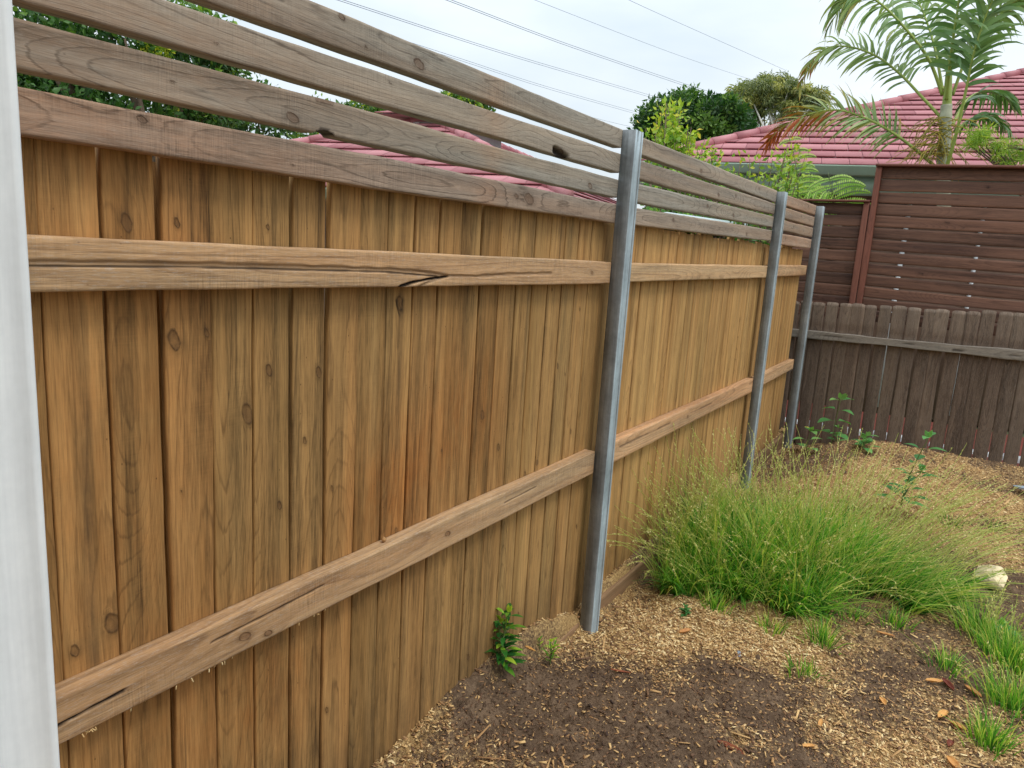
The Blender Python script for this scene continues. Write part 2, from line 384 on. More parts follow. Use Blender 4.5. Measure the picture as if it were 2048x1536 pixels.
# ------------------------------------------------------------------ timber
def plank(mb, O, A, B, NV, Lx, Wd, T, seed, nl=None, na=None, ring=.0075, knots=(), cracks=(), wxf=None, gmf=None, wob=.0012, H0=None, a0=None, rnd=None, topn=3, notch=None, wave=1.):
    """one sawn board. O: world origin (centre of the back face at l=0); A along, B across, NV out of the front face"""
    rs = np.random.default_rng(seed)
    O, A, B, NV = [np.array(x, float) for x in (O, A, B, NV)]
    nl = nl or max(2, int(Lx/.012)); na = na or max(4, int(Wd/.0075))
    l = np.linspace(0, Lx, nl)
    bev = min(.0025, T*.12)
    aa = np.concatenate([[-Wd/2], np.linspace(-Wd/2+bev, Wd/2-bev, na), [Wd/2]])
    an = np.concatenate([[T-bev], np.full(na, T), [T-bev]])
    ta = np.full(topn, Wd/2); tn = np.linspace(T-bev, 0, topn+1)[1:]
    ba = np.full(topn, -Wd/2); bn = np.linspace(0, T-bev, topn+1)[:-1]
    ra = np.concatenate([aa, ta, ba]); rn = np.concatenate([an, tn, bn]); k = len(ra)
    La, Ra = np.meshgrid(l, ra, indexing='ij'); _, Rn = np.meshgrid(l, rn, indexing='ij')
    e1 = (vn(La*2.2, 0*La, seed)-.5)*wob*4; e2 = (vn(La*14, 0*La+9, seed+5)-.5)*wob*1.2
    Ra2 = Ra+np.where(Ra > 0, 1, -1)*(np.abs(Ra) > Wd/2-.004)*(e1+e2)
    # ring phase
    if H0 is None: H0 = rs.uniform(.015, .09)
    if a0 is None: a0 = rs.uniform(-.03, .03)
    H = H0+(vn(La*.9*wave, 0*La+3, seed+11)-.5)*.11+(vn(La*3.1*wave, Ra*9, seed+12)-.5)*.035
    ac = Ra.copy(); kd = np.full_like(La, 3.); rot = np.zeros_like(La)
    for (kl, ka, kr) in knots:
        dl = (La-kl); da = Ra-ka
        r = np.sqrt(da**2+((dl+da*.5)*.62)**2)+1e-6
        r2 = da**2+(dl*.32)**2+1e-8
        push = -(kr*1.5)**2/(r2+(kr*.8)**2)
        ac = ac+da*push*.9
        kd = np.minimum(kd, r/kr*(1+.25*(vn(np.arctan2(da, dl)*1.2+5, 0*da, seed+3)-.5)))
    rr = np.sqrt((ac-a0)**2+(H+Rn*.6-T*.6)**2)
    ph = rr/ring+(fbm(La*1.3, Ra*14, seed+21, 3)-.5)*1.6
    for (kl, ka, kr) in knots:                                        # rings inside each knot
        r = np.sqrt((Ra-ka)**2+(((La-kl)+(Ra-ka)*.5)*.62)**2)
        w = np.clip((1.05-r/kr)/.1, 0, 1); ph = ph*(1-w)+(r/.0032)*w
    ck = np.zeros_like(La); dn = np.zeros_like(La)
    for (pts, wd, dep, dark) in cracks:
        pts = np.array(pts); best = np.full_like(La, 9.); bt = np.zeros_like(La)
        for i in range(len(pts)-1):
            p, q = pts[i], pts[i+1]; d = q-p; t = np.clip(((La-p[0])*d[0]+(Ra-p[1])*d[1])/(d@d), 0, 1)
            dd = np.hypot(La-p[0]-t*d[0], Ra-p[1]-t*d[1]); best = np.minimum(best, dd)
        w_ = wd*(.6+.8*vn(La*25, 0*La, seed+31))
        c_ = np.clip(1.25-best/w_, 0, 1)*(Rn > T*.6); ck = np.maximum(ck, np.minimum(1, c_*1.6)*dark); dn = np.maximum(dn, c_*dep)
    Rn2 = Rn-dn
    if notch:
        for (kl, ka, kr, dep) in notch:                               # a bite out of the edge where a knot fell out
            q = np.clip(1-((La-kl)/kr)**2, 0, 1)**.5*dep
            sgn = np.sign(ka); sel = (Ra*sgn > 0)
            Ra2 = np.where(sel, np.sign(Ra)*np.minimum(np.abs(Ra2), Wd/2-q), Ra2)
            kd = np.where(q > 0, np.minimum(kd, np.clip((Wd/2-np.abs(Ra2)-.0)/.006+0*q, 0, 3)*.9+.1), kd)
            ck = np.where((q > dep*.1) & (np.abs(Ra2) > Wd/2-q-.004) & sel, np.maximum(ck, .75), ck)
    V = O+La[..., None]*A+Ra2[..., None]*B+Rn2[..., None]*NV
    V = V.reshape(-1, 3)
    i = np.arange(nl-1)[:, None]*k; j = np.arange(k)[None]; j2 = (j+1) % k
    F4 = np.stack([i+j, i+j2, i+k+j2, i+k+j], -1).reshape(-1, 4)
    F3 = []
    c0 = len(V); V = np.vstack([V, V[:k].mean(0), V[-k:].mean(0)])
    F3 = [[c0, (q+1) % k, q] for q in range(k)]+[[c0+1, (nl-1)*k+q, (nl-1)*k+(q+1) % k] for q in range(k)]
    if np.dot(np.cross(A, B), NV) < 0: F4 = F4[:, ::-1]; F3 = [f[::-1] for f in F3]
    ex = lambda a: np.concatenate([a.ravel(), a[0].mean(keepdims=True), a[-1].mean(keepdims=True)])
    rv = rs.uniform() if rnd is None else rnd
    gl = np.stack([ex(La)+seed*7.31 % 50, ex(Ra)+seed*.377 % 9, ex(Rn)+seed*.713 % 7], -1)
    wx = wxf(V) if wxf else np.zeros(len(V)); gm = gmf(V) if gmf else np.zeros(len(V))
    mb.add(V, F4, F3, ph=ex(ph), kd=ex(np.clip(kd, 0, 3)/3), ck=ex(ck), gl=gl, rnd=np.full(len(V), rv), wx=wx, gm=gm)

X0 = -1.206                      # front plane of rails and slats
XP = -1.251                      # front plane of the palings
fence = tag(empty('paling_fence', (X0, 3.2, 0)), 'golden pine paling fence with grey slats on top and steel posts', 'fence')
def zl(za, zb, ya, yb): return lambda y: za+(zb-za)*(y-ya)/(yb-ya)
bays = [(.462, 2.56), (2.66, 4.95), (5.05, 6.25)]
PY = [(.36, 2.66), (2.665, 5.0), (5.0, 6.205)]
def orange(V):
    y, z = V[:, 1], V[:, 2]
    a = np.exp(-(((y-1.40)/.16)**2+((z-.93)/.22)**2))+.8*np.exp(-(((y-1.72)/.22)**2+((z-1.08)/.25)**2))+.6*np.exp(-(((y-1.0)/.2)**2+((z-.55)/.22)**2))
    a = a+.55*np.exp(-((y-.6)/.35)**2)*(.6+.4*vn(y*9, z*1.2, 5))
    return np.clip(a, 0, 1)
def low_grime(V):
    sm = np.exp(-((V[:, 1]-.617-.006*np.sin(V[:, 2]*5))/.011)**2)*np.clip((V[:, 2]-.35)/.3, 0, 1)*np.clip((1.6-V[:, 2])/.5, 0, 1)
    sm = sm+.8*np.exp(-((V[:, 1]-1.415)/.010)**2)*np.clip((V[:, 2]-.9)/.3, 0, 1)+.7*np.exp(-((V[:, 1]-1.02)/.014)**2)*np.clip((1.1-V[:, 2])/.4, 0, 1)+.6*np.exp(-((V[:, 1]-4.02)/.02)**2)*np.clip((V[:, 2]-.5)/.5, 0, 1)
    return np.clip(np.clip(1-(V[:, 2]-.12)/.3, 0, 1)*.9+sm, 0, 1)
pk = {}
known = {5: [(1.343, .034, .014)], 3: [(1.72, -.005, .010)], 6: [(1.43, -.008, .009), (1.117, .02, .007), (1.73, -.01, .005)], 7: [(1.41, .030, .009), (1.255, -.01, .006)], 10: [(1.56, .003, .012)],
         2: [(.995, .036, .013), (.97, -.03, .008)], 4: [(1.51, -.03, .012), (1.726, -.02, .006), (1.52, .037, .006)], 1: [(.9, 0, .01)], 20: [(1.508, 0, .005)], 12: [(1.125, .0, .004)], 14: [(1.2, 0, .010)]}
for b, (ya, yb) in enumerate(PY):
    mb = MB(); n = int(round((yb-ya)/.1)); w = (yb-ya)/n; y = ya
    for i in range(n):
        sd_ = 100+b*50+i; rs = np.random.default_rng(sd_)
        kid = int(round((ya+i*w-.465)/.1))
        kn = list(known.get(i, [])) if b == 0 else []
        for q in range(rs.choice([0, 1, 2, 3], p=[.6, .25, .1, .05])):
            kn.append((rs.uniform(.15, 1.68), rs.uniform(-.038, .038), rs.uniform(.003, .009)))
        gap = rs.choice([.0042, .0050, .0058], p=[.3, .4, .3]) if b == 0 else rs.choice([.003, .005, .007])
        if b == 0 and kid in (0, 1, 2, 3, 4, 6): gap = .0054
        dx = rs.uniform(-.0015, .001); lean = rs.normal(0, .0012)
        z0 = -.12; top = 1.725+rs.uniform(-.008, .012)
        yc = ya+(i+.5)*w
        det = 1. if yc < 3 else .6
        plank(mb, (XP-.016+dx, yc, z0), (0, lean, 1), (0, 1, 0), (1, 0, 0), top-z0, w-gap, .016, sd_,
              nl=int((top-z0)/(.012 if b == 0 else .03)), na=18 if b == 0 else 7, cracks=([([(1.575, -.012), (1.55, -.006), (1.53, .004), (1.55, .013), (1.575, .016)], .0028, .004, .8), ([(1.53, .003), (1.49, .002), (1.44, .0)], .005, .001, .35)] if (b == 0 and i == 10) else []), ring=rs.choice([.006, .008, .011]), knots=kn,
              wxf=orange, gmf=low_grime, a0=rs.uniform(-.05, .05), H0=rs.uniform(.02, .1), topn=1, rnd=(rs.uniform(0, .42)+.40*i/n if b == 0 else rs.uniform(.58, 1.)), wave=.7)  # tone climbs left to right: board variation plus near-end shade put into colour
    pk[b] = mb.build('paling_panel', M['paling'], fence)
mb = MB()
for i in range(59):
    y = .46+.1*i
    plank(mb, (XP-.054, y, -.1), (0, 0, 1), (0, 1, 0), (1, 0, 0), 1.812, .05, .016, 700+i, nl=12, na=3, topn=1)
mb.build('cover_strips', M['paling'], fence)

def hboard(name, mat, y0, y1, z0, z1, Wd, T, seed, xf=X0, **kw):
    mb = MB(); A = np.array([0, y1-y0, z1-z0]); Lx = np.linalg.norm(A); A /= Lx
    B = np.array([0, -A[2], A[1]])
    plank(mb, (xf-T, y0, z0), A, B, (1, 0, 0), Lx, Wd, T, seed, **kw)
    return mb.build(name, mat, fence)
def redleft(V): return np.clip((1.45-V[:, 1])/1.1, 0, 1)+.55*np.exp(-((V[:, 1]-1.72)/.07)**2)+.5*np.exp(-((V[:, 1]-1.1)/.03)**2)*0
# slats: (z centre left, z centre right)
SL = [(1.7505, 1.7495), (1.8425, 1.841), (1.934, 1.933), (2.0235, 2.0215)]
kn_s = [[(1.531, .0, .0165), (1.459, .002, .007), (.308, .020, .006), (.62, -.012, .003)],
        [(.621, -.014, .010), (.364, 0, .003), (1.93, -.012, .010)],
        [(1.717, -.024, .012), (.9, .02, .003), (.45, -.01, .003)],
        [(.997, -.006, .0115), (.747, .028, .006), (.82, -.012, .003), (.5, 0, .003)]]
nt_s = [None, [(.706, -.03, .026, .009)], None, None]
cr_s = [[([(0.1, -.01), (.3, -.012)], .0008, .001, .5)], [], [([(1.665, -.020), (1.70, -.026), (1.75, -.034)], .0105, .016, 1.)], [([(.2, .01), (.6, .014)], .0008, .001, .5)]]
for i, (a, b_) in enumerate(SL):
    hboard('slat', M['slat'], .40, 2.556, a, b_, .069, .035, 900+i*3, knots=kn_s[i], notch=nt_s[i], cracks=cr_s[i], wxf=redleft, ring=[.0085, .0095, .007, .0075][i],
           nl=330, na=15, H0=[.02, .012, .035, .025][i], a0=[.0, -.005, .03, .02][i], topn=4, wave=1.3)
SL2 = [(1.751, 1.780), (1.8415, 1.868), (1.932, 1.949), (2.022, 2.028)]
for i, (a, b_) in enumerate(SL2):
    hboard('slat', M['slat'], 2.662, 4.947, a, b_, .070, .036, 930+i*5, knots=[(.5+.45*i, .01, .008), (1.7-.3*i, -.01, .009)], ring=.008, nl=230, na=11,
           H0=[.012, .02, .014, .03][i], a0=.0, topn=3, wave=1.4)
SL3 = [(1.769, 1.776), (1.862, 1.865), (1.945, 1.95), (2.028, 2.04)]
for i, (a, b_) in enumerate(SL3):
    hboard('slat', M['slat'], 5.052, 6.247, a, b_, .071, .036, 960+i*7, knots=[(.3+.2*i, .01, .008)], ring=.008, nl=90, na=9, wxf=lambda V: np.full(len(V), .6),
           H0=.02, topn=2, wave=1.5)
def rail_wx(V): return .0*V[:, 0]
def wet(V): return np.clip(np.exp(-((V[:, 1]-3.9)/.75)**2)*1.3-.2, 0, 1)
mid_cr = [([(0.0, .001), (.25, .004), (.5, .003), (.8, .001), (.95, -.002), (1.05, -.006), (1.14, -.014), (1.28, -.016), (1.45, -.009), (1.7, -.005)], .0052, .004, .34),
          ([(0.0, -.004), (.4, -.001), (.9, -.006), (1.1, -.016)], .0024, .004, .85),
          ([(.955, -.041), (1.01, -.031), (1.07, -.023), (1.15, -.0165)], .0036, .012, 1.), ([(1.14, -.016), (1.08, -.028), (1.03, -.041)], .004, .003, .4),
          ([(.04, .022), (.4, .019), (.8, .024)], .0012, .001, .3), ([(0., -.03), (.5, -.028), (.9, -.034)], .001, .001, .25)]
hboard('rail', M['rail'], .40, 2.556, 1.531, 1.5275, .082, .045, 1003, cracks=mid_cr, ring=.011, nl=420, na=38, H0=.03, a0=.0, topn=4,
       knots=[(2.0, .0, .006)])
hboard('rail', M['rail'], 2.662, 4.947, 1.5285, 1.546, .080, .045, 1007, ring=.01, nl=200, na=10, H0=.03, knots=[(1.1, -.03, .007), (.5, .01, .004)], topn=3)
hboard('rail', M['rail'], 5.052, 6.20, 1.552, 1.565, .078, .045, 1009, ring=.01, nl=80, na=8, topn=2)
bot_cr = [([(0.0, -.012), (.08, -.010), (.17, -.004), (.24, -.001)], .0026, .006, 1.), ([(.42, .012), (.6, .017), (.72, .022)], .002, .004, .8), ([(1.5, .01), (1.7, .014)], .0018, .003, .6)]
hboard('rail', M['rail'], .40, 2.556, .757, .768, .090, .045, 1013, cracks=bot_cr, ring=.012, nl=380, na=34, H0=.06, knots=[(.50, -.01, .010), (.56, -.03, .007), (1.2, .0, .008)], topn=10)
hboard('rail', M['rail'], 2.662, 4.947, .771, .782, .092, .045, 1017, ring=.011, nl=220, na=12, H0=.05, topn=8, wxf=wet, knots=[(1.0, .0, .008)],
       cracks=[([(.1, .01), (.5, .014), (.9, .008), (1.4, .012)], .002, .003, .6)])
hboard('rail', M['rail'], 5.052, 6.20, .782, .800, .082, .045, 1019, ring=.01, nl=80, na=8, topn=5)
# plinth boards
hboard('plinth_board', M['plinth'], 1.95, 2.545, .0, .012, .10, .03, 1100, xf=X0+.002, nl=40, topn=3)
hboard('plinth_board', M['plinth'], 2.67, 4.947, .045, .07, .10, .035, 1103, xf=X0+.002, nl=90, topn=3)
hboard('plinth_board', M['plinth'], 5.052, 6.24, .12, .14, .12, .03, 1106, xf=X0+.002, nl=40, topn=3)

def post(y0, z1, z0, label=None, white=False, wy=.072, lean=0.):
    mb = MB()
    # closed channel section: web facing along the fence, lipped flange facing the yard
    xb, xf = X0-.003, X0+.052
    pf = [(xb, y0), (xf-.004, y0), (xf-.001, y0+.0015), (xf, y0+.006), (xf, y0+.016), (xf-.0035, y0+.0185), (xf-.0035, y0+wy-.017), (xf, y0+wy-.014),
          (xf, y0+wy-.003), (xf-.003, y0+wy), (xb+.01, y0+wy), (xb, y0+wy)]
    k = len(pf); zs = np.linspace(z0, z1, 24)
    V = np.array([[x+lean*(z-z0), y, z] for z in zs for (x, y) in pf])
    i = np.arange(len(zs)-1)[:, None]*k; j = np.arange(k)[None]; j2 = (j+1) % k
    F = np.stack([i+j, i+j2, i+k+j2, i+k+j], -1).reshape(-1, 4)
    V2 = np.vstack([V, [[(xb+xf)/2, y0+wy/2, z1]], [[(xb+xf)/2, y0+wy/2, z0]]]); c0 = len(V)
    F3 = [[c0, (len(zs)-1)*k+q, (len(zs)-1)*k+(q+1) % k] for q in range(k)]
    mb.add(V2, F, F3)
    o = mb.build('post', M['steel_white'] if white else M['steel'], fence)
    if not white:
        side = mb  # flange face: lighter copy of the steel, grazing light put into the colour
        fm = o.data; fm.materials.append(M['steel_lit'])
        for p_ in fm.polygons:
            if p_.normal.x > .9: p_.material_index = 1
    if label: o['label'] = label
    return o
post(2.56, 2.054, -.25); post(4.95, 2.060, -.2); post(6.25, 2.073, -.2)
post(.403, 2.3, -.2, 'pale whitish steel post close to the camera', True, wy=.10)
# a few sawdust crumbs hanging under the bottom rail
mb = MB(); rs = np.random.default_rng(3)
for q in range(26):
    y = rs.choice([.72, .62, .82, .85, .9, 1.1, .58])+rs.normal(0, .02); z = .712+.0055*(y-.5)
    P = np.array([X0-.003, y, z]); d = rs.normal(0, .0028, 3)
    mb.tube([P, P+d*.6+[0, 0, -.004], P+d+[0, 0, -.006]], .0012, 4, rnd=rs.uniform(.6, 1))
tag(mb.build('sawdust_crumbs', M['chip'], fence), kind='stuff')

# ------------------------------------------------------------------ ground
def Hg(x, y):
    x = np.asarray(x, float); y = np.asarray(y, float)
    h = .02+.0*x
    h = h+.05*np.exp(-((x+.35)/.55)**2-((y-1.9)/.6)**2)             # soil heap in front
    h = h+.10*np.exp(-((y-1.0)/.7)**2)
    h = h+.30*(1/(1+np.exp(-(y-5.0)/.28)))*np.exp(-((x+.05)/.85)**4*.5)*(1-.45/(1+np.exp(-(y-6.25)/.08)))   # mound at the back
    h = h-.05*np.exp(-((x-.55)/.3)**2-((y-4.3)/.8)**2)
    # mulch piled behind the plinth board, against the palings
    bk = 1/(1+np.exp((x+1.213)/.006)); near = 1/(1+np.exp((y-2.0)/.12))
    pile = np.interp(y, [0, 1.3, 1.7, 2.2, 2.55, 2.75, 3.1, 4, 5, 6.3], [.12, .115, .165, .175, .10, .12, .14, .14, .16, .2])
    side = np.exp(-np.clip(x+1.25, 0, 9)/.28)*near
    h = h*(1-bk)+pile*bk
    h = np.where(bk < .5, h*(1-side)+pile*side, h)
    h = h-.03*np.exp(-((x+1.1)/.10)**2-((y-2.95)/.35)**2)           # hollow along the plinth past the post
    h = h+(fbm(x*2.3, y*2.3, 40, 4)-.5)*.05+(fbm(x*11, y*11, 44, 3)-.5)*.038+(fbm(x*38, y*38, 47, 2)-.5)*.020
    return h
_bl = [  # light sawdust (+) and dark soil (-) patches at pixels of the photograph
    (1480, 1230, .28, .6), (1650, 1290, .28, .45), (1330, 1240, .25, .45), (1900, 1000, .5, .45), (1750, 960, .55, .45), (1650, 1000, .3, .3), (1400, 1270, .2, .35), (1560, 1260, .2, .3), (1500, 1380, .18, -.55), (1150, 1420, .3, -.3),
    (1300, 1460, .25, -.3), (1060, 1385, .09, -.7), (1750, 1350, .22, -.35), (1650, 905, .35, -.5), (1420, 1335, .14, -.5), (1950, 1080, .25, -.4), (2010, 1180, .3, -.6), (1240, 1270, .2, .3), (1000, 1450, .3, -.25), (1400, 1480, .3, -.2), (1200, 1380, .2, -.3),
    (1700, 1450, .25, .05), (1990, 1210, .2, -.5), (1900, 930, .5, .15), (1600, 1440, .22, -.1), (1800, 1480, .2, .1)]
_bl = [(atz(px, py, .05 if py > 1050 else .25), r, a) for px, py, r, a in _bl]
def Dg(x, y):
    d = .41+0*x
    for p, r, a in _bl: d = d+a*np.exp(-((x-p.x)**2+(y-p.y)**2)/r**2)
    d = d+.25*(1/(1+np.exp((np.asarray(x)+1.2)/.02)))
    return np.clip(d+(fbm(x*4, y*4, 60, 5)-.5)*1.1+(vn(x*23, y*23, 66)-.5)*.25, 0, 1)
xs = np.concatenate([np.arange(-1.29, 1.2, .0125), np.arange(1.2, 4, .08)]); ys = np.concatenate([np.arange(-2, 1.0, .08), np.arange(1.0, 6.62, .0125)])
XX, YY = np.meshgrid(xs, ys, indexing='ij'); V = np.stack([XX, YY, Hg(XX, YY)], -1).reshape(-1, 3)
i = np.arange(len(xs)-1)[:, None]*len(ys); j = np.arange(len(ys)-1)[None]
F = np.stack([i+j, i+len(ys)+j, i+len(ys)+j+1, i+j+1], -1).reshape(-1, 4)
tag(mesh('ground', V, F, M['soil'], None, {'dust': Dg(XX, YY).ravel()}, True), kind='structure')
V = np.array([[-320, -320, -.18], [320, -320, -.18], [320, 320, -.18], [-320, 320, -.18]])
tag(mesh('distant_ground', V, [[0, 1, 2, 3]], M['lawn']), kind='structure')
xs2 = np.linspace(-6, 6, 40); ys2 = np.linspace(6.63, 8.6, 12); XX, YY = np.meshgrid(xs2, ys2, indexing='ij')
V = np.stack([XX, YY, .05+.05*fbm(XX*3, YY*3, 9)], -1).reshape(-1, 3); i = np.arange(39)[:, None]*12; j = np.arange(11)[None]
tag(mesh('garden_bed', V, np.stack([i+j, i+12+j, i+13+j, i+j+1], -1).reshape(-1, 4), M['redmulch']), kind='structure')

def chips(n, seed, lo, hi, ln, region):
    rs = np.random.default_rng(seed)
    x = rs.uniform(region[0], region[1], n); y = rs.uniform(region[2], region[3], n)
    d = Dg(x, y); keep = rs.uniform(0, 1, n) < (.13+.87*d**1.25)
    if region[3] < 6.7:
        keep &= ~((x < -1.205) & (x > -1.245) & (((y > 1.95) & (y < 2.56)) | (y > 2.67)) & (x > -1.24))
    x, y, d = x[keep], y[keep], d[keep]; n = len(x)
    z = Hg(x, y)
    l = rs.gamma(3, ln/3, n)+lo*.4; l = np.clip(l, lo, hi); w = np.minimum(l*rs.uniform(.18, .65, n), .008); t = rs.uniform(.0006, .0018, n)
    a = rs.uniform(0, 2*np.pi, n); tilt = rs.normal(0, .28, n); roll = rs.normal(0, .4, n)
    T = np.stack([np.cos(a)*np.cos(tilt), np.sin(a)*np.cos(tilt), np.sin(tilt)], -1)
    S_ = np.stack([-np.sin(a), np.cos(a), roll*.7], -1); S_ /= np.linalg.norm(S_, axis=1)[:, None]
    U = np.cross(T, S_); U /= np.linalg.norm(U, axis=1)[:, None]
    c = np.stack([x, y, z+t+rs.uniform(0, .006, n)], -1)
    taper = rs.uniform(.25, 1, n)
    cs = []
    for sl, ss, su in [(-1, -1, 0), (1, -1, 0), (1, 1, 0), (-1, 1, 0), (-1, -1, 1), (1, -1, 1), (1, 1, 1), (-1, 1, 1)]:
        wf = w*np.where(sl > 0, taper, 1)
        cs.append(c+T*(sl*l/2)[:, None]+S_*(ss*wf/2)[:, None]+U*(su*t)[:, None])
    V = np.stack(cs, 1).reshape(-1, 3)
    b = np.arange(n)[:, None]*8
    fs = [[4, 5, 6, 7], [0, 1, 5, 4], [1, 2, 6, 5], [2, 3, 7, 6], [3, 0, 4, 7]]
    F = (b[:, None]+np.array(fs)[None]).reshape(-1, 4)
    rnd = np.clip(rs.beta(1.2, 1.3, n)*.9+d*.36-.1, 0, 1)
    return V, F, np.repeat(rnd, 8)
V1, F1, r1 = chips(185000, 11, .003, .018, .0072, (-1.25, 1.1, 1.15, 6.45))
V2, F2, r2 = chips(5500, 12, .014, .045, .024, (-1.25, 1.1, 1.15, 6.4))
V3, F3_, r3 = chips(42000, 13, .004, .02, .010, (-1.25, .6, 1.15, 3.1))
V4, F4_, r4 = chips(700, 14, .04, .11, .07, (-1.25, 1.0, 1.15, 5.5)); c4 = V4.reshape(-1, 8, 3).mean(1, keepdims=True); V4 = V4
Vc = np.vstack([V1, V2, V3, V4]); Fc = np.vstack([F1, F2+len(V1), F3_+len(V1)+len(V2), F4_+len(V1)+len(V2)+len(V3)])
tag(mesh('wood_chips', Vc, Fc, M['chip'], None, {'rnd': np.concatenate([r1, r2, r3, r4*.7])}), 'pale wood chips and sawdust mulch strewn over the dark soil', 'mulch', kind='stuff')
# soil crumbs
rs = np.random.default_rng(5); n = 60000
x = rs.uniform(-1.2, 1.0, n); y = rs.uniform(1.2, 6.3, n); d = Dg(x, y); k_ = rs.uniform(0, 1, n) > d*1.3; x, y = x[k_], y[k_]; n = len(x)
ico = np.array([[0, 0, 1], [.9, 0, .1], [0, .8, 0], [-.8, 0, .1], [0, -.9, 0]]); r = rs.gamma(1.6, .0026, n)+.0015
V = np.stack([x, y, Hg(x, y)], -1)[:, None]+ico[None]*r[:, None, None]*rs.uniform(.6, 1.2, (n, 5, 1))
b = np.arange(n)[:, None]*5
F = (b[:, None]+np.array([[0, 1, 2], [0, 2, 3], [0, 3, 4], [0, 4, 1]])[None]).reshape(-1, 3)
tag(mesh('soil_crumbs', V.reshape(-1, 3), F, M['soil'], None, {'dust': np.zeros(n*5)}), 'dark crumbs of loose soil lying between the wood chips', 'soil', kind='stuff')

#@@PART2@@
# ------------------------------------------------------------------ back fences
old = tag(empty('old_paling_fence', (0, 6.5, 0)), 'weathered dark brown paling fence with rounded tops across the back', 'fence')
mb = MB(); rs = np.random.default_rng(50)
for i in range(-3, 24):
    x0 = -1.168+.1*i+rs.uniform(-.004, .004); w = .1-rs.choice([.002, .004, .007, .011]); top = 1.310+.028*i*.1*1.2+rs.uniform(-.008, .008); z0 = -.1
    nb = int((top-z0)/.03); O = np.array([x0+.05, 6.515+rs.uniform(-.004, .004), z0]); lean = rs.normal(-.004, .004)
    k0 = mb.n
    plank(mb, O, (lean, 0, 1), (1, 0, 0), (0, -1, 0), top-z0, w, .015, 3000+i, nl=nb, na=8, ring=.006, wob=.002,
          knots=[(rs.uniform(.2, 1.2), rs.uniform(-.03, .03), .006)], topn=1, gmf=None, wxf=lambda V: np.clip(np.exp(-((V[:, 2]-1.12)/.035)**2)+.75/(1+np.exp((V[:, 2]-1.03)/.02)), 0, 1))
    V = mb.V[-1]                                            # round the ears
    e = top-V[:, 2]; a = np.abs(V[:, 0]-O[0]-lean*(V[:, 2]-z0))
    cut = np.clip((a-(w/2-.020))/.020, 0, 1)
    sel = e < .045
    V[:, 2] = np.where(sel, V[:, 2]-cut**1.5*.009*(1-e/.045)-.0, V[:, 2])
mb.build('paling_panel', M['old'], old)
mb = MB()
A = np.array([2.9, 0, .035]); Lx = np.linalg.norm(A); A /= Lx; B = np.array([-A[2], 0, A[0]])
plank(mb, (-1.50, 6.497, 1.03), A, B, (0, -1, 0), Lx, .072, .045, 3100, nl=160, na=8, ring=.006, wob=.004, topn=4,
      cracks=[([(.2, .0), (.9, .01), (1.6, -.01)], .0015, .003, .7), ([(1.2, -.02), (2.4, .012)], .0012, .003, .7)])
mb.build('rail', M['oldrail'], old)

scr = tag(empty('slatted_screen', (-.84, 6.7, 0)), 'tall reddish brown screen of horizontal boards behind the old fence', 'screen fence')
def sboard(x0, x1, z0, z1, wd, th, seed, y=6.72, nm=None, mat='screen'):
    b_ = MB(); A = np.array([x1-x0, 0, z1-z0]); L_ = np.linalg.norm(A); A /= L_; B = np.array([-A[2], 0, A[0]])
    rs = np.random.default_rng(seed)
    plank(b_, (x0, y, z0), A, B, (0, -1, 0), L_, wd, th, seed, nl=int(L_/.03), na=7, ring=.006, knots=[(rs.uniform(.1, L_-.1), rs.uniform(-.02, .02), .011)] if rs.uniform() < .6 else [],
          topn=2, rnd=rs.uniform())
    return b_
zc = [2.38, 2.284, 2.186, 2.092, 1.998, 1.901, 1.806, 1.708, 1.609, 1.513, 1.418, 1.322, 1.226]
for q, z in enumerate(zc):
    dz = -.0213; L_ = 2.4; gp = [.003, .005, .008, .008, .007, .010, .013, .012, .009, .009, .011, .009, .009][q]
    sboard(-.845, 1.6, z, z+dz*2.445, .0955-gp, .018, 3200+q).build('board', M['screen'], scr)
zc2 = np.arange(2.09, 1.2, -.0965)
for q, z in enumerate(zc2):
    sboard(-1.62, -.915, z+.006, z, .0915, .018, 3250+q).build('board', M['screen'], scr)
b_ = MB(); b_.box((-.872, 6.655, -.1), (-.824, 6.71, 2.425)); 
def postplank(x, w, z1, y, sd, nm='post'):
    b_ = MB(); plank(b_, (x, y, -.1), (0, 0, 1), (1, 0, 0), (0, -1, 0), z1+.1, w, .055, sd, nl=60, na=5, ring=.008, topn=3)
    return b_.build(nm, M['screen_red'], scr)
postplank(-.846, .044, 2.426, 6.705, 3301); postplank(-.899, .046, 2.146, 6.705, 3302)
b_ = MB(); A = np.array([2.5, 0, -.0533]); L_ = np.linalg.norm(A); A /= L_
plank(b_, (-.87, 6.63, 2.426), A, (0, 1, 0), (A[2]*-1, 0, A[0]), L_, .10, .018, 3305, nl=60, na=5, topn=2); 
b_.V[-1][:, 1] += .045; b_.build('capping', M['screen_red'], scr)
b_ = MB(); plank(b_, (-1.62, 6.675, 2.143), (1, 0, 0), (0, 1, 0), (0, 0, 1), .745, .10, .016, 3306, nl=30, na=5, topn=2); b_.build('capping', M['screen_red'], scr)

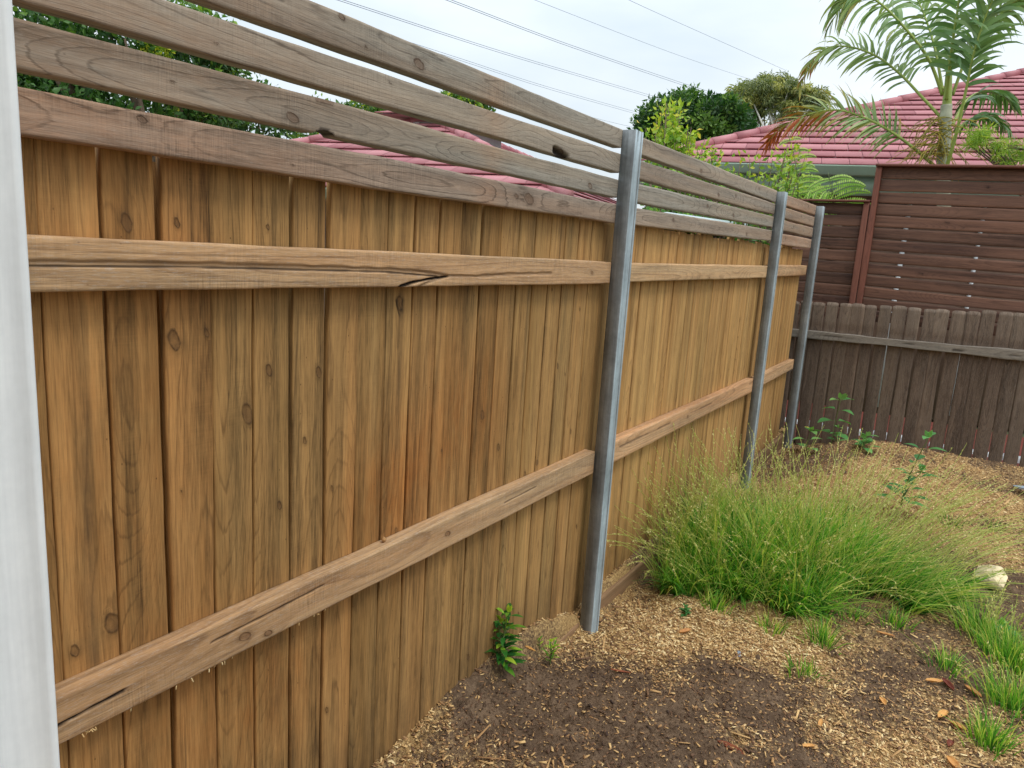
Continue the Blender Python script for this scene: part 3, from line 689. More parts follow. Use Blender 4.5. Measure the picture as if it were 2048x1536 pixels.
# pale edging blocks beyond the old fence
ed = MB()
for q in range(9):
    ed.box((-1.75+q*.52, 7.32, -.05), (-1.75+q*.52+.505, 7.44, .10+.01*(q % 3)))
e_ = ed.build('garden_edging', M['white'], None); tag(e_, 'low white garden edging glimpsed through the gaps of the old fence', 'edging')
own = tag(empty('unseen_shade_wall', (1.5, -1.4, 0)), 'unseen wall and eave added behind the viewpoint to shade the left palings', 'house')
mb = MB(); mb.box((-1.1, -3.4, -.2), (6, -1.2, 2.7)); mb.build('wall', M['wallbrick'], own)  # unseen blocker added behind the camera to darken the near palings
mb = MB(); mb.box((-1.15, -3.6, 2.72), (6.2, -.35, 2.86)); mb.build('eave', M['white'], own)

# ------------------------------------------------------------------ houses
def tiled_face(mb, P0, U, Vh, s, f0, f1, rows, gauge=.296, tw=.3, seed=0, drop=.032):
    rs = np.random.default_rng(seed); P0 = np.array(P0, float); U = np.array(U, float); Vh = np.array(Vh, float)
    up = Vh+np.array([0, 0, s]); nn = np.cross(U, up); nn /= np.linalg.norm(nn)
    for k in range(rows):
        v0, v1 = k*gauge, (k+1.12)*gauge; a, b = f0(v0), f1(v0); off = (k % 2)*tw/2
        if b <= a: continue
        us = np.arange(math.floor((a-off)/tw)*tw+off, b, tw)
        for u in us:
            x0, x1 = max(u+.003, a), min(u+tw-.003, b)
            if x1-x0 < .01: continue
            lift = drop+rs.uniform(-.002, .003)
            c0, c1 = np.clip([x0, x1], f0(v1), max(f1(v1), f0(v1))); th = .013
            p = [P0+U*x0+up*v0+nn*lift, P0+U*x1+up*v0+nn*lift, P0+U*c1+up*v1+nn*.004, P0+U*c0+up*v1+nn*.004,
                 P0+U*x0+up*v0+nn*(lift-th), P0+U*x1+up*v0+nn*(lift-th), P0+U*x0+up*(v0+.05)+nn*(lift-th), P0+U*x1+up*(v0+.05)+nn*(lift-th)]
            mb.add(p, [[0, 1, 2, 3], [4, 5, 1, 0], [6, 7, 5, 4]], rnd=rs.uniform(0, 1))
def caps(mb, A, B, seed=1, L_=.4, r=.062):
    A = np.array(A, float); B = np.array(B, float); n = int(np.linalg.norm(B-A)/L_)+1; d = (B-A)/n; rs = np.random.default_rng(seed)
    for k in range(n):
        p, q = A+d*k, A+d*(k+1.1)
        mb.tube([p, q], [r*1.12, r*.92], 10, True, rnd=rs.uniform(0, 1))
SL_ = math.tan(math.radians(22.5)); UU = np.array([.975, .221, 0]); NN = np.array([-.221, .975, 0]); ZZ = np.array([0, 0, 1.])
hb = np.array([-2.953, 8.939, 2.75])
def hw(P0, u, v, z=0.): return P0+UU*u+NN*v+ZZ*z
hs = tag(empty('tiled_house', (-3.9, 8.7, -.15)), 'house with broad pinkish red tiled roof and green gutter beyond the screen', 'house')
uc, ue, D_ = -.95, 9.75, 10.7
mb = MB()
tiled_face(mb, hb, UU, NN, SL_, lambda v: uc+v, lambda v: ue-v, 18, seed=1)
Cn = hw(hb, uc, 0)
tiled_face(mb, Cn, -NN, UU, SL_, lambda v: -D_+v, lambda v: -v, 18, seed=2)
Ap, Bp = hw(hb, uc+5.35, 5.35, 5.35*SL_), hw(hb, ue-5.35, 5.35, 5.35*SL_)
Cr = hw(hb, ue, 0); Cb = hw(hb, uc, D_); Cd = hw(hb, ue, D_)
mb.add([Cn, Cr, Bp, Ap, Cb, Cd], [[0, 1, 2, 3], [5, 4, 3, 2]], [[4, 0, 3], [1, 5, 2]], rnd=.4)
mb.build('roof', M['tile'], hs)
mb = MB(); off = ZZ*.03; caps(mb, Cn+off, Ap+off); caps(mb, Ap+off, Bp+off, 2); caps(mb, Cb+off, Ap+off, 3); mb.build('ridge_capping', M['tile'], hs)
def obox(mb, P0, u0, u1, v0, v1, z0, z1, **k):
    V = [hw(P0, u, v, z) for u in (u0, u1) for v in (v0, v1) for z in (z0, z1)]
    mb.add(V, [[0, 1, 3, 2], [4, 6, 7, 5], [0, 4, 5, 1], [2, 3, 7, 6], [0, 2, 6, 4], [1, 5, 7, 3]], **k)
mb = MB()
gp = [(0, -.115), (-.10, -.115), (-.118, -.10), (-.118, -.03), (-.13, -.015), (-.13, 0), (-.118, 0), (-.105, -.02), (-.10, -.1), (0, -.1)]
def gut(mb, A, B, outw):
    A = np.array(A); B = np.array(B); V = [P+outw*(-a)+ZZ*(z-.0) for P in (A, B) for a, z in gp]; k = len(gp)
    mb.add(V, [[i, (i+1) % k, k+(i+1) % k, k+i] for i in range(k)])
gut(mb, hw(hb, uc-.1, 0), hw(hb, ue+.1, 0), -NN); gut(mb, hw(hb, uc, D_), hw(hb, uc, -.1), -UU)
mb.build('gutter', M['gutter'], hs)
mb = MB(); obox(mb, hb, uc, ue, .0, .02, -.32, -.1); obox(mb, hb, uc, uc+.02, .02, D_, -.32, -.1); mb.build('fascia', M['gutter'], hs)
mb = MB(); obox(mb, hb, uc+.45, ue-.45, .45, D_-.45, -2.9, -.3); obox(mb, hb, uc+.02, ue-.02, .02, D_-.02, -.31, -.29); mb.build('wall', M['wallbrick'], hs)
mb = MB(); mb2 = MB()
for px, w_ in ((1822, .045), (1990, .03)):
    q_ = np.array(at(px, 480, 9.3)); uu = np.dot(q_-hb, UU); obox(mb, hb, uu-w_/2, uu+w_/2, .34, .42, -2.8, -.3)
mb.build('downpipe', M['white'], hs)
ch = MB(); P = Ap+ZZ*.0
for k in range(4):
    a = k*.16
    ch.tube([P+UU*(.1+a)-NN*.22+ZZ*(.12+.02*k), P+UU*(.1+a)+NN*.22+ZZ*(.12+.02*k)], .15, 10, True, rnd=.2*k)
ch.box((-.28, -.25, -.3), (.45, .25, .12), Matrix(((UU[0], NN[0], 0, P[0]+.2), (UU[1], NN[1], 0, P[1]), (0, 0, 1, P[2]), (0, 0, 0, 1))), rnd=.5)
ch.build('roof_vent', M['tiledark'], hs)

lh = np.array([-6.926, 7.213, 2.739])
l2 = tag(empty('side_house', (-6.9, 7.0, -.15)), 'house with pinkish red hipped roof glimpsed between the slats on the left', 'house')
E0 = hw(lh, 0, -1.5, -1.5*SL_); ul, ur, LD = -3.0, 3.1, 9.
mb = MB()
tiled_face(mb, E0, UU, NN, SL_, lambda v: ul+v, lambda v: ur-v, 11, seed=5)
tiled_face(mb, hw(E0, ur, 0), NN, -UU, SL_, lambda v: v, lambda v: LD, 11, seed=6)
a_, b_ = hw(E0, ul, 0), hw(E0, ur, 0); ap = hw(E0, (ul+ur)/2, 3.05, 3.05*SL_); ap2 = hw(E0, (ul+ur)/2, LD, 3.05*SL_); c_, d_ = hw(E0, ul, LD), hw(E0, ur, LD)
mb.add([a_, b_, ap, ap2, c_, d_], [[1, 5, 3, 2], [4, 0, 2, 3]], [[0, 1, 2]], rnd=.4)
mb.build('roof', M['tile'], l2)
mb = MB(); caps(mb, a_+off, ap+off); caps(mb, b_+off, ap+off, 4); caps(mb, ap+off, ap2+off, 5); mb.build('ridge_capping', M['tile'], l2)
mb = MB(); obox(mb, E0, ul+.4, ur-.4, .4, LD-.05, -2.5, -.12); mb.build('wall', M['wallbrick'], l2)
mb = MB(); gut(mb, hw(E0, ul-.1, 0), hw(E0, ur+.1, 0), -NN); gut(mb, hw(E0, ur, -.1), hw(E0, ur, LD), UU); mb.build('gutter', M['gutter'], l2)
mb = MB(); obox(mb, E0, ur-.402, ur-.36, 1.0, 2.6, -1.3, -.3); w_ = mb.build('window', M['white'], l2)
mb = MB(); obox(mb, E0, ur-.365, ur-.345, 1.06, 2.54, -1.24, -.36); mb.build('pane', M['darkglass'], w_)
# upper storey
q0 = np.array(atd(772, 232, 11.3)); zt = q0[2]
mb = MB(); obox(mb, q0, .12, 1.25, .1, 1.5, -1.2, -.06); mb.build('upper_wall', M['greywall'], l2)
mb = MB(); obox(mb, q0, .36, .50, .085, .13, -1.1, -.07); mb.build('downpipe', M['white'], l2)
mb = MB(); tiled_face(mb, q0+NN*(-.15)-UU*.1, UU, NN, .40, lambda v: v, lambda v: 1.6-v, 3, seed=8)
a_, b_, c_, d_ = [hw(q0, u, v) for u, v in ((-.1, -.15), (1.5, -.15), (1.5, 1.75), (-.1, 1.75))]; t_ = hw(q0, .7, .7, .3)
mb.add([a_, b_, c_, d_, t_], [[3, 2, 1, 0]], [[0, 1, 4], [1, 2, 4], [2, 3, 4], [3, 0, 4]], rnd=.4); mb.build('upper_roof', M['tile'], l2)

sh = tag(empty('garden_shed', (-2.6, 4.7, -.15)), 'pale blue sheet roofed shed showing through the slats between the steel posts', 'shed')
pA, pB = np.array(atx(1335, 424, -1.72)), np.array(atx(1500, 448, -1.72))
mb = MB()
Vr = [pA, pB, pB+[-1.3, 0, -.12], pA+[-1.3, 0, -.12]]; Vr = Vr+[v-[0, 0, .04] for v in Vr]
mb.add(Vr, [[0, 1, 2, 3], [7, 6, 5, 4], [0, 4, 5, 1], [1, 5, 6, 2], [2, 6, 7, 3], [3, 7, 4, 0]]); mb.build('roof', M['shedroof'], sh)
mb = MB(); mb.box((-2.95, pA[1]+.06, -.18), (-1.78, pB[1]-.06, min(pA[2], pB[2])-.18)); mb.build('wall', M['greywall'], sh)

# ------------------------------------------------------------------ foliage
def leafquads(c, dirs, sz, wid, rs, nrm=None):
    """one folded leaf (two quads) per row: c base points, dirs unit directions, sz length"""
    n = len(c); up = nrm if nrm is not None else rs.normal(0, 1, (n, 3))
    s_ = np.cross(dirs, up); s_ /= np.linalg.norm(s_, axis=1)[:, None]+1e-9
    nn = np.cross(s_, dirs)
    sz = np.asarray(sz)[:, None]; wd = np.asarray(wid)[:, None]
    p0 = c; p1 = c+dirs*sz*.45+s_*wd/2+nn*wd*.15; p2 = c+dirs*sz-nn*sz*.12; p3 = c+dirs*sz*.45-s_*wd/2+nn*wd*.15; pm = c+dirs*sz*.5
    V = np.stack([p0, p1, p2, p3, pm], 1).reshape(-1, 3); b = np.arange(n)[:, None]*5
    F = (b[:, None]+np.array([[0, 1, 2, 4], [0, 4, 2, 3]])[None]).reshape(-1, 4)
    return V, F
def unit(v): return v/(np.linalg.norm(v, axis=-1, keepdims=True)+1e-9)
def cloud(mb, centre, rad, n, size, rs, clumps=30, crad=.3, asp=.5, droop=.0, hue=(0, 1), shell=.75):
    """crown: clumps of leaves spread through an ellipsoid"""
    centre = np.array(centre); rad = np.array(rad)
    d = unit(rs.normal(0, 1, (clumps, 3))); rr = rs.uniform(shell**3, 1, clumps)**(1/3)
    cc = centre+d*rad*rr[:, None]*(1-crad*.5)
    cr_ = crad*rad.mean()*rs.uniform(.5, 1.25, clumps); ch_ = rs.uniform(hue[0], hue[1], clumps)
    k = rs.integers(0, clumps, n)
    dd = unit(rs.normal(0, 1, (n, 3))); r_ = rs.uniform(0, 1, n)**.45
    P = cc[k]+dd*(cr_[k]*r_)[:, None]*np.array([1, 1, .8])
    dr = unit(dd+rs.normal(0, .6, (n, 3))+np.array([0, 0, -droop]))
    sz = size*rs.uniform(.6, 1.3, n)
    V, F = leafquads(P, dr, sz, sz*asp, rs)
    mb.add(V, F, rnd=np.repeat(np.clip(ch_[k]+rs.normal(0, .14, n), 0, 1), 5))
    return cc
def branches(mb, base, cc, r0, rs, n=12, fork=.5):
    base = np.array(base, float); top = cc.mean(0)
    f_ = base+(top-base)*fork
    mb.tube([base, base+(f_-base)*.5+rs.normal(0, .03, 3)*np.linalg.norm(f_-base), f_], [r0, r0*.8, r0*.62], 8)
    for c in cc[rs.permutation(len(cc))[:n]]:
        mid = f_+(c-f_)*.5+rs.normal(0, .08, 3)*np.linalg.norm(c-f_)
        mb.tube([f_, mid, c], [r0*.45, r0*.25, r0*.07], 5)
def tree(name, label, spec, mat, bark, r0, base, seed, group=None, cat='tree', nb=14, fork=.55):
    rs = np.random.default_rng(seed)
    t = tag(empty(name, tuple(base)), label, cat, group); mb = MB(); allc = []
    for (c, rad, n, size, kw) in spec: allc.append(cloud(mb, c, rad, n, size, rs, **kw))
    cc = np.concatenate(allc)
    mb.build('crown', mat, t); mb = MB(); branches(mb, base, cc, r0, rs, nb, fork); mb.build('trunk', bark, t, True)
    return t
def pr(D): return D/1439.
G_ = 'trees beyond the fences'
c = atd(1392, 256, 26)
tree('round_tree', 'dense dark green round tree behind the tall slatted screen', [(c, (2.1, 2.0, 1.2), 17000, .17, dict(clumps=110, crad=.22, hue=(.2, .95), shell=.8)), (c, (1.5, 1.5, 1.0), 4000, .17, dict(clumps=30, crad=.4, hue=(0, .4))),
     (c+Vector((-.3, 0, -1.0)), (1.7, 1.6, 1.0), 4000, .17, dict(clumps=30, crad=.35, hue=(.0, .5)))],
     M['darkleaf'], M['bark'], .28, (c.x, c.y, -.18), 21, G_)
spec = []
for px, py, rx, ry, n in [(1500, 185, 48, 22, 2600), (1545, 168, 42, 17, 1900), (1470, 205, 34, 22, 1500), (1590, 178, 36, 20, 1500), (1632, 205, 34, 24, 1500), (1528, 205, 34, 22, 1300), (1590, 215, 34, 18, 1000), (1640, 240, 26, 18, 700),
                          (1500, 235, 30, 14, 500), (1455, 235, 22, 20, 500), (1560, 240, 26, 12, 420)]:
    c = atd(px, py, 36+(px % 7)*.3); spec.append((c, (rx*pr(36)*1.05, rx*pr(36), ry*pr(36)*1.05), int(n*1.8), .22, dict(clumps=18, crad=.42, asp=.24, droop=1.2, hue=(.2, 1.), shell=.3)))
c = atd(1560, 250, 36)
tree('gum_tree', 'olive green gum tree with thin pale branches behind the palm fronds', spec, M['gumleaf'], M['euc_bark'], .22, (c.x, c.y, -.18), 22, G_, nb=60, fork=.62)
c = atd(235, 120, 9.2); c2 = atd(120, 230, 8.6); c3 = atd(400, 170, 9.6)
tree('street_tree', 'large glossy dark green tree behind the slats at the far left', [(c, (1.25, 1.25, 1.05), 15000, .075, dict(clumps=80, crad=.28, hue=(.0, .75), shell=.55)), (c2, (.95, .95, .7), 6000, .075, dict(clumps=40, crad=.3, hue=(0, .6))),
     (c3, (.55, .6, .75), 4200, .075, dict(clumps=30, crad=.35, hue=(.1, .8))), (atd(320, 100, 8.3), (.16, .16, .12), 240, .07, dict(clumps=6, crad=.4, hue=(.92, 1)))],
     M['midleaf'], M['bark'], .16, (c.x, c.y, -.18), 23, G_)
c = atd(520, 262, 13.5)
tree('hedge_tree', 'mid green bushy tree low behind the slats, left of the side house', [(c, (1.5, 1.4, .62), 7000, .10, dict(clumps=50, crad=.3, hue=(.05, .7)))], M['midleaf'], M['bark'], .12, (c.x, c.y, -.18), 24, G_)
c = atd(735, 232, 24)
tree('young_tree', 'pale green tree top showing left of the upper storey roof', [(c, (1.0, 1.0, .55), 2600, .14, dict(clumps=26, crad=.34, hue=(.4, .95), shell=.3))], M['midleaf'], M['bark'], .12, (c.x, c.y, -.18), 25, G_)
c = atd(925, 212, 24)
tree('leafy_tree', 'bright green tree top showing between the two highest slats', [(c, (1.15, 1.1, .6), 3200, .14, dict(clumps=30, crad=.34, hue=(.3, .9), shell=.3))], M['midleaf'], M['bark'], .12, (c.x, c.y, -.18), 26, G_)

def shrub(name, label, pts, mat, seed, base, size=.06, group=None, asp=.5, cat='shrub', per=60, spread=.11):
    """leafy shoots: (px, py, D) tips; leaves in whorls along each shoot"""
    rs = np.random.default_rng(seed); t = tag(empty(name, tuple(base)), label, cat, group); mb = MB(); sb = MB(); base = np.array(base, float)
    for px, py, D in pts:
        tip = np.array(atd(px, py, D)); f_ = base+(tip-base)*.45+np.array([rs.normal(0, .04), rs.normal(0, .04), -.05])
        tt = np.linspace(0, 1, 9)[:, None]; P = (1-tt)**2*base+2*tt*(1-tt)*(f_+np.array([0, 0, .1]))+tt**2*tip
        sb.tube(P, np.linspace(.012, .003, 9), 5)
        n = per; s_ = rs.uniform(.62, 1.0, n)
        C_ = (1-s_[:, None])**2*base+2*s_[:, None]*(1-s_[:, None])*(f_+np.array([0, 0, .1]))+s_[:, None]**2*tip
        d = unit(rs.normal(0, 1, (n, 3))+np.array([0, 0, .35])); o_ = d*rs.uniform(0, spread, n)[:, None]
        sz = size*rs.uniform(.6, 1.2, n); V, F = leafquads(C_+o_, unit(d+rs.normal(0, .3, (n, 3))), sz, sz*asp, rs)
        mb.add(V, F, rnd=np.repeat(np.clip(.12+.62*(s_-.62)/.38+rs.normal(0, .16, n), 0, 1), 5))
        for q in range(3):
            e = C_[rs.integers(0, n)]; sb.tube([P[5], e], [.004, .002], 4)
    mb.build('leaves', mat, t); sb.build('stems', M['bark'], t); return t
rs = np.random.default_rng(8)
b_ = atd(1352, 400, 7.2)
shrub('lime_sapling', 'yellow green sapling standing up in front of the dark round tree', [(1348+rs.normal(0, 22)*(.4+(y-205)/80), y, 7.2+rs.normal(0, .12)) for y in np.linspace(206, 325, 46)], M['yleaf'], 31, (b_.x, b_.y, -.1), .068, 'shrubs beyond the fence', per=95, spread=.11)
b_ = atd(1500, 420, 7.0)
shrub('spreading_shrub', 'lime leaved branching shrub between the sapling and the fern fronds', [(1592, 285, 6.9), (1600, 300, 6.9), (1570, 305, 7), (1545, 318, 7), (1520, 322, 7), (1500, 318, 7), (1480, 325, 7), (1555, 340, 7), (1580, 332, 6.9), (1530, 345, 7), (1470, 340, 7.1), (1610, 315, 6.9), (1575, 290, 7)],
      M['yleaf'], 32, (b_.x, b_.y, -.1), .06, 'shrubs beyond the fence', per=75, spread=.095)
b_ = atd(1420, 460, 6.4)
shrub('hedge_shrub', 'mid green leafy shrub behind the slats of the middle fence bay', [(rs.uniform(1282, 1520), rs.uniform(325, 425), 6.3+rs.normal(0, .25)) for q in range(46)], M['midleaf'], 33, (b_.x, b_.y, -.1), .055, 'shrubs beyond the fence', per=60, spread=.12)
shrub('small_leafy_bush', 'small leafy bush peeping over the top slat beside the roof corner', [(1425, 300, 6.9), (1405, 318, 6.9), (1390, 310, 6.9), (1415, 330, 6.9), (1440, 335, 6.9), (1380, 330, 6.9)], M['yleaf'], 34, tuple(atd(1415, 460, 6.9)), .05, 'shrubs beyond the fence', per=50, spread=.09)

# palm
palm = tag(empty('palm_tree', tuple(at(1885, 420, 7.9))), 'slender palm with arching green and browning fronds above the brown screen', 'palm')
def curve3(P, n):
    P = np.array([tuple(p) for p in P], float); t = np.linspace(0, len(P)-1, n); out = []
    for q in t:
        i = min(int(q), len(P)-2); f_ = q-i; p0, p1, p2, p3 = P[max(i-1, 0)], P[i], P[i+1], P[min(i+2, len(P)-1)]
        out.append(.5*((2*p1)+(-p0+p2)*f_+(2*p0-5*p1+4*p2-p3)*f_**2+(-p0+3*p1-3*p2+p3)*f_**3))
    return np.array(out)
def frond(parent, pts, LL, seed, roll, droop, hue0, hue1, nleaf=60, width=.026, start=.22, mats=('palmleaf', 'palmrachis'), name='frond', rr=.016, fwd=.75, sag=1., label=None):
    rs = np.random.default_rng(seed); P = curve3([at(px, py, Y) for px, py, Y in pts], 40)
    rb = MB(); rb.tube(P, np.linspace(rr, .003, 40), 6)
    fr = rb.build(name, M[mats[1]], parent, True)
    mb = MB(); T = unit(np.gradient(P, axis=0))
    for q in range(nleaf):
        for sgn in (-1, 1):
            s_ = start+(1-start)*(q+rs.uniform(0, .7))/nleaf; f_ = s_*39; i = min(int(f_), 38); p = P[i]+(P[i+1]-P[i])*(f_-i); t = T[i]
            side = unit(np.cross(t, [0, 0, 1.])); upn = np.cross(side, t)
            ra = math.radians(roll+rs.normal(0, 16)); sv = math.cos(ra)*side+math.sin(ra)*upn
            prof = math.sin(math.pi*min(1, .18+.82*(s_-start)/(1-start)))**.55 if s_ < .97 else .5
            l_ = LL*prof*rs.uniform(.75, 1.1); d = unit(sgn*sv*(1-.45*s_)+t*(fwd*(.6+.8*s_))+rs.normal(0, .10, 3))
            n = 6; pp = [p]; dd = d.copy()
            for k in range(n):
                dd = unit(dd+np.array([0, 0, -1])*droop*sag*rs.uniform(.6, 1.4)/n*(1+k*.35)); pp.append(pp[-1]+dd*l_/n)
            pp = np.array(pp); sn = unit(np.cross(unit(np.gradient(pp, axis=0)), upn+rs.normal(0, .5, 3)))
            wv = width*1.45*np.array([.55, 1, 1, .9, .7, .4, .06])*rs.uniform(.8, 1.15)
            V = np.stack([pp-sn*wv[:, None]/2, pp+sn*wv[:, None]/2], 1).reshape(-1, 3)
            F = [[2*k, 2*k+1, 2*k+3, 2*k+2] for k in range(n)]
            h = hue0+(hue1-hue0)*s_+rs.normal(0, .07); hv = np.clip(h+np.repeat(np.linspace(0, .12 if hue1 > .7 else .05, n+1), 2), 0, 1)
            mb.add(V, F, rnd=hv)
    mb.build('leaflets', M[mats[0]], fr)
    if label: fr['label'] = label
    return fr
tr = MB(); P = curve3([at(1888, 420, 7.9), at(1886, 325, 7.9), at(1890, 260, 7.9), at(1893, 210, 7.9)], 30)
tr.tube(P, .056*np.array([1+.05*(k % 6 == 0) for k in range(30)])*np.linspace(1.05, .85, 30), 14); tr.build('trunk', M['palmtrunk'], palm, True)
cs = MB(); P = curve3([at(1890, 262, 7.9), at(1895, 190, 7.9), at(1900, 110, 7.9)], 14); cs.tube(P, np.linspace(.052, .018, 14), 12); cs.build('crownshaft', M['palmrachis'], palm, True)
Yp = 7.9
frond(palm, [(1885, 190, Yp), (1858, 120, Yp-.05), (1815, 62, Yp-.12), (1762, 8, Yp-.2), (1722, -12, Yp-.25), (1690, 5, Yp-.28), (1655, 58, Yp-.3)], .42, 61, 55, 1.3, .5, .8, 42, .026)
frond(palm, [(1882, 235, Yp), (1842, 192, Yp), (1800, 148, Yp+.05), (1752, 112, Yp+.1), (1700, 94, Yp+.12), (1655, 96, Yp+.15), (1622, 125, Yp+.15), (1600, 172, Yp+.15)], .30, 62, 62, .55, .4, .9, 44, .022)
frond(palm, [(1872, 335, Yp-.02), (1830, 298, Yp-.1), (1780, 262, Yp-.15), (1730, 236, Yp-.2), (1675, 220, Yp-.2), (1620, 228, Yp-.2), (1568, 252, Yp-.2), (1535, 285, Yp-.2)], .37, 63, 72, .4, .55, 1.05, 78, .018, label='lowest frond, browning towards its tip')
frond(palm, [(1893, 200, Yp-.06), (1902, 110, Yp-.2), (1915, 20, Yp-.3), (1930, -80, Yp-.4), (1925, -170, Yp-.5)], .40, 64, 25, .8, .35, .65, 30, .026, rr=.017, start=.16)
frond(palm, [(1893, 335, Yp-.12), (1912, 270, Yp-.18), (1932, 180, Yp-.26), (1952, 90, Yp-.34), (1985, 0, Yp-.4), (2025, -60, Yp-.45)], .38, 65, 30, .6, .2, .7, 32, .026, rr=.019, start=.42)
frond(palm, [(1905, 190, Yp+.1), (1940, 100, Yp+.15), (1990, 30, Yp+.2), (2060, -5, Yp+.25), (2120, 30, Yp+.3)], .34, 66, 50, .8, .4, .85, 50, .022)
frond(palm, [(1885, 180, Yp+.1), (1868, 90, Yp+.2), (1840, 10, Yp+.3), (1800, -60, Yp+.35)], .40, 67, 40, 1.0, .4, .75, 28, .028)
frond(palm, [(1905, 250, Yp+.08), (1930, 205, Yp+.3), (1960, 185, Yp+.5), (2000, 190, Yp+.7), (2030, 215, Yp+.8)], .30, 68, 20, .8, .25, .5, 26, .022)
frond(palm, [(1900, 290, Yp+.06), (1925, 250, Yp+.2), (1960, 232, Yp+.35), (1995, 240, Yp+.45), (2020, 268, Yp+.5)], .24, 69, 20, .8, .25, .5, 24, .02)
mb = MB(); rs = np.random.default_rng(71)                   # old flower strands
for q in range(95):
    b_ = np.array(at(1878+rs.normal(0, 9), 232+rs.uniform(0, 85), Yp-.08)); l_ = rs.uniform(.18, .5); sg = -1 if rs.uniform() < .7 else 1
    d = unit(np.array([sg*rs.uniform(.3, 1), rs.normal(0, .5), rs.uniform(-.3, .6)])); pp = [b_]
    for k in range(9): d = unit(d+np.array([0, 0, -.20])+rs.normal(0, .24, 3)); pp.append(pp[-1]+d*l_/9)
    mb.tube(pp, np.linspace(.0045, .0022, 10), 4, rnd=rs.uniform())
mb.build('flower_strands', M['flower'], palm)

# tree ferns
def fern(name, label, fr_list, base, seed, hue=(.2, .9)):
    rs = np.random.default_rng(seed); t = tag(empty(name, tuple(base)), label, 'tree fern', 'tree ferns beyond the screen')
    tb = MB(); b0 = np.array(base, float); apex = np.array(at(*fr_list[0][0][0])); tb.tube([b0, b0+(apex-b0)*.5, apex], [.07, .06, .05], 8); tb.build('trunk', M['bark'], t)
    for pts, LP, npin in fr_list:
        P = curve3([at(*p) for p in pts], 30); T = unit(np.gradient(P, axis=0)); rb = MB(); rb.tube(P, np.linspace(.008, .002, 30), 5)
        mb = MB(); hb_ = rs.uniform(-.15, .15)
        for q in range(npin):
            s_ = .12+.86*q/npin; i = int(s_*29); p = P[i]; tt = T[i]; side = unit(np.cross(tt, unit(np.array([-.526, .83, -.1]))))
            for sgn in (-1, 1):
                l_ = LP*math.sin(math.pi*min(1, .25+.75*s_))**.6*rs.uniform(.85, 1.1)
                d = unit(sgn*side*1.0+tt*.12+rs.normal(0, .05, 3)); n = 18; pts2 = [p]
                for k in range(n): d = unit(d+np.array([0, 0, -.95/n*(.3+1.4*k/n)])); pts2.append(pts2[-1]+d*l_/n)
                pts2 = np.array(pts2); t2 = unit(np.gradient(pts2, axis=0)); up2 = unit(np.cross(t2, np.cross(tt[None]+0*t2, t2))+1e-6)
                perp = unit(tt[None]-t2*(t2@tt)[:, None])
                rb.tube(pts2, .0025, 4)
                for s2 in (-1, 1):
                    ll = (l_*.07+.010)*np.sin(np.pi*np.clip(.12+.88*np.linspace(0, 1, n+1), 0, 1))**.6+.004
                    dirs = unit(perp*s2+t2*.28+rs.normal(0, .06, (n+1, 3))+np.array([0, 0, -.15]))
                    V, F = leafquads(pts2, dirs, ll, np.full(n+1, l_/n*1.0), rs, nrm=np.cross(t2, perp))
                    mb.add(V, F, rnd=np.repeat(np.clip(.45+hb_+(.25 if s2 > 0 else -.2)+rs.normal(0, .1, n+1), hue[0], hue[1]), 5))  # upper leaflets paler, lower darker: light from above put into the colour
        fr = rb.build('frond', M['stemgreen'], t); mb.build('pinnae', M['fern'], fr)
    return t
fern('tree_fern', 'tree fern with rows of curling light green pinnae left of the tall screen', [
    ([(1672, 432, 7.05), (1668, 402, 7.0), (1663, 375, 6.95), (1656, 345, 6.95)], .37, 6),
    ([(1672, 432, 7.1), (1650, 415, 6.9), (1628, 405, 6.85), (1606, 398, 6.8)], .14, 6)], at(1668, 520, 7.1), 81, (.4, 1))
fern('tree_fern', 'taller tree fern with feathery fronds rising in front of the red roof edge', [
    ([(1592, 425, 7.45), (1596, 380, 7.4), (1592, 330, 7.35), (1575, 264, 7.3)], .27, 11),
    ([(1592, 425, 7.45), (1612, 400, 7.5), (1622, 370, 7.5), (1616, 340, 7.5)], .20, 5)], at(1590, 520, 7.5), 82, (.15, .85))
b_ = at(2060, 420, 7.4)
rs = np.random.default_rng(90)
t = tag(empty('feathery_bush', tuple(b_)), 'feathery yellow green bush topping the screen at the right edge', 'bush', 'shrubs beyond the fence'); mb = MB(); sb = MB()
for q in range(60):
    px = rs.uniform(1932, 2120); py = 268+(px-1932)*.27+rs.normal(0, 11)+(rs.uniform(0, 30) if px > 1990 else 0); tip = np.array(at(px, py, 7.35+rs.normal(0, .1)))
    n = 60; d = unit(rs.normal(0, 1, (n, 3))+np.array([0, 0, -.5])); sz = rs.uniform(.03, .10, n); V, F = leafquads(tip+d*.01, d, sz, np.full(n, .006), rs); mb.add(V, F, rnd=np.repeat(np.clip(rs.normal(.6, .15, n), 0, .95), 5))
for q in range(8):
    sb.tube(curve3([b_, at(2040-q*4, 350, 7.4), at(2020-q*12, 300-q*2, 7.38), at(2100-q*22, 310-q*6, 7.35)], 12), np.linspace(.01, .003, 12), 5)
mb.build('foliage', M['yleaf'], t); sb.build('stems', M['bark'], t)

